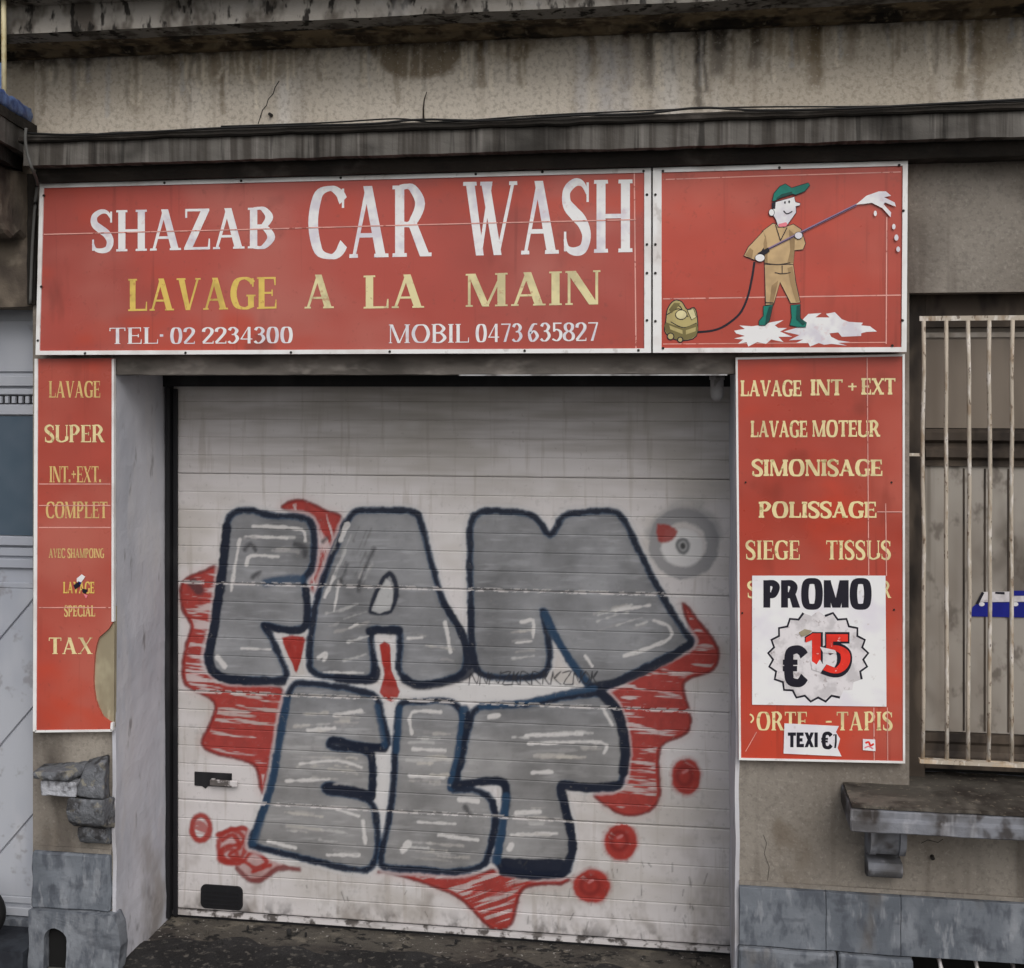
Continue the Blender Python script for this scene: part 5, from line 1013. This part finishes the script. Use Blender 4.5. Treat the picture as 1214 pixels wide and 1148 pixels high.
# tarp along the balcony edge and the railing post
def edge(t, z): return Vector((A_[0] + dirx * t, diry * t, z))
tp = MB(); n = 26
for i in range(n):
    t = .04 + 1.9 * i / (n - 1)
    for j in range(6):
        w = j / 5; z = zb1 + .014 + .062 * w + .014 * mnoise.noise((i * .5, 3, 1)) * w
        q_ = edge(t, z); bul = .010 * math.sin(math.pi * w) + .008 * mnoise.noise((i * .45, j * .6, 2)) + .004 * mnoise.noise((i * 1.4, j * 1.1, 5))
        tp.v.append((q_.x + bul, q_.y - bul * .5 - .004, q_.z))
for i in range(n - 1):
    for j in range(5): k = i * 6 + j; tp.f.append((k, k + 6, k + 7, k + 1))
k0 = len(tp.v); tp.v += [(a0 - .02, b0 + .022, c0) for a0, b0, c0 in tp.v[:k0]]; tp.f += [tuple(k0 + q_ for q_ in f[::-1]) for f in tp.f[:]]
for i in range(n - 1): tp.f += [(i * 6, k0 + i * 6, k0 + (i + 1) * 6, (i + 1) * 6), (i * 6 + 5, (i + 1) * 6 + 5, k0 + (i + 1) * 6 + 5, k0 + i * 6 + 5)]
tp.f += [(j, j + 1, k0 + j + 1, k0 + j) for j in range(5)]
tag(tp.build('tarpaulin', 'tarp', smooth=True), 'crumpled blue tarpaulin strip along the balcony edge at upper left', 'tarpaulin')
pb = at(5, 112, -.28); pz = zb1 + .012
pole = MB().tube([(pb.x, -.28, pz), (pb.x - .002, -.28, pz + .4), (pb.x, -.28, pz + 1.0)], .010, 10)
tag(pole.build('railing_post', 'pole', smooth=True), 'thin cream post standing on the balcony behind the blue tarpaulin', 'post')
tp2 = MB(); qx = at(-2, 96, -.27)
tp2.prism_xz([(qx.x - .09, zb1 + .06), (qx.x + .008, zb1 + .05), (qx.x + .016, zb1 + .12), (qx.x + .006, zb1 + .20), (qx.x - .09, zb1 + .24)], -.262, -.24)
tag(tp2.build('folded_tarpaulin', 'tarp', rough=.006, cuts=3), 'bunched blue tarpaulin beside the cream post at upper left', 'tarpaulin')

# ------------------------------------------------------------------ cables, lamp, stem, nails
def cable(pxs, y, r, m, name, label):
    pts = [at(u, v, y if not isinstance(y, list) else y[i]) for i, (u, v) in enumerate(pxs)]
    P = [tuple(p_) for p_ in catmull([tuple(q_) for q_ in pts], 6)]
    return tag(MB().tube(P, r, 6).build(name, m, smooth=True), label, 'cable')
cable([(30, 158), (90, 160), (170, 157), (262, 152), (360, 149), (440, 147), (500, 142), (580, 143), (680, 137), (760, 135), (830, 128), (900, 131), (1000, 129), (1100, 124), (1250, 116)], -.218, .0045, 'cable', 'overhead_cable', 'thick black cable sagging along the ledge above the red sign')
cable([(262, 150), (380, 146), (470, 141), (520, 145), (640, 137), (800, 130), (900, 127), (1050, 126), (1250, 119)], -.20, .003, 'cable', 'overhead_cable', 'thinner black wire on the wall just above the ledge')
cable([(31, 152), (30, 166), (33, 184), (38, 200), (43, 212), (44, 222), (41, 250), (38, 300), (36, 360)], [-.25, -.25, -.24, -.235, -.16, -.10, -.06, -.04, -.04], .0065, 'cable_grey', 'drop_cable', 'grey cable hanging from the balcony corner beside the red sign')
lp = at(850, 446, .16)
tag(MB().lathe([(0, -.085), (.014, -.082), (.023, -.072), (.026, -.055), (.026, .0), (.030, .0), (.030, .02), (0, .02)], (lp.x, .16, ZL - .022), 16).build('lintel_fitting', 'lamp', smooth=True), 'small grey round-ended fitting under the lintel at its right end', 'fitting')
ps = [at(u, v, -.002) for u, v in ((502, 142), (502, 128), (503, 118), (506, 109))]
tag(MB().tube(ps, .004, 6, .0015).build('dead_stem', 'stem'), 'dry dark plant stem rising from the ledge above the sign', 'plant')
nl = at(322, 137, .012); tag(MB().tube([(nl.x, .02, nl.z), (nl.x, -.012, nl.z)], .007, 8).build('nail_stub', 'screw'), 'dark iron stub in the pale wall above the long sign', 'nail')
nl = at(1105, 1015, 0); tag(MB().tube([(nl.x, .01, nl.z), (nl.x, -.014, nl.z - .004)], .008, 8).build('pipe_stub', 'screw'), 'dark stub in the wall under the stone window sill', 'pipe')

mb = MB(); ribbon_px(mb, [(331, 96), (326, 104), (324, 111), (318, 118), (316, 125), (311, 131), (309, 138), (306, 147)], 1.1, .0105); mb.build('wall_crack', 'screw', bld, fix=False)
mb = MB(); ribbon_px(mb, [(1092, 1000), (1100, 996), (1112, 999), (1118, 995)], .8, -.0015); ribbon_px(mb, [(905, 990), (909, 1000), (906, 1012), (912, 1028), (910, 1044)], .5, -.0015); mb.build('wall_crack', 'screw', bld, fix=False)
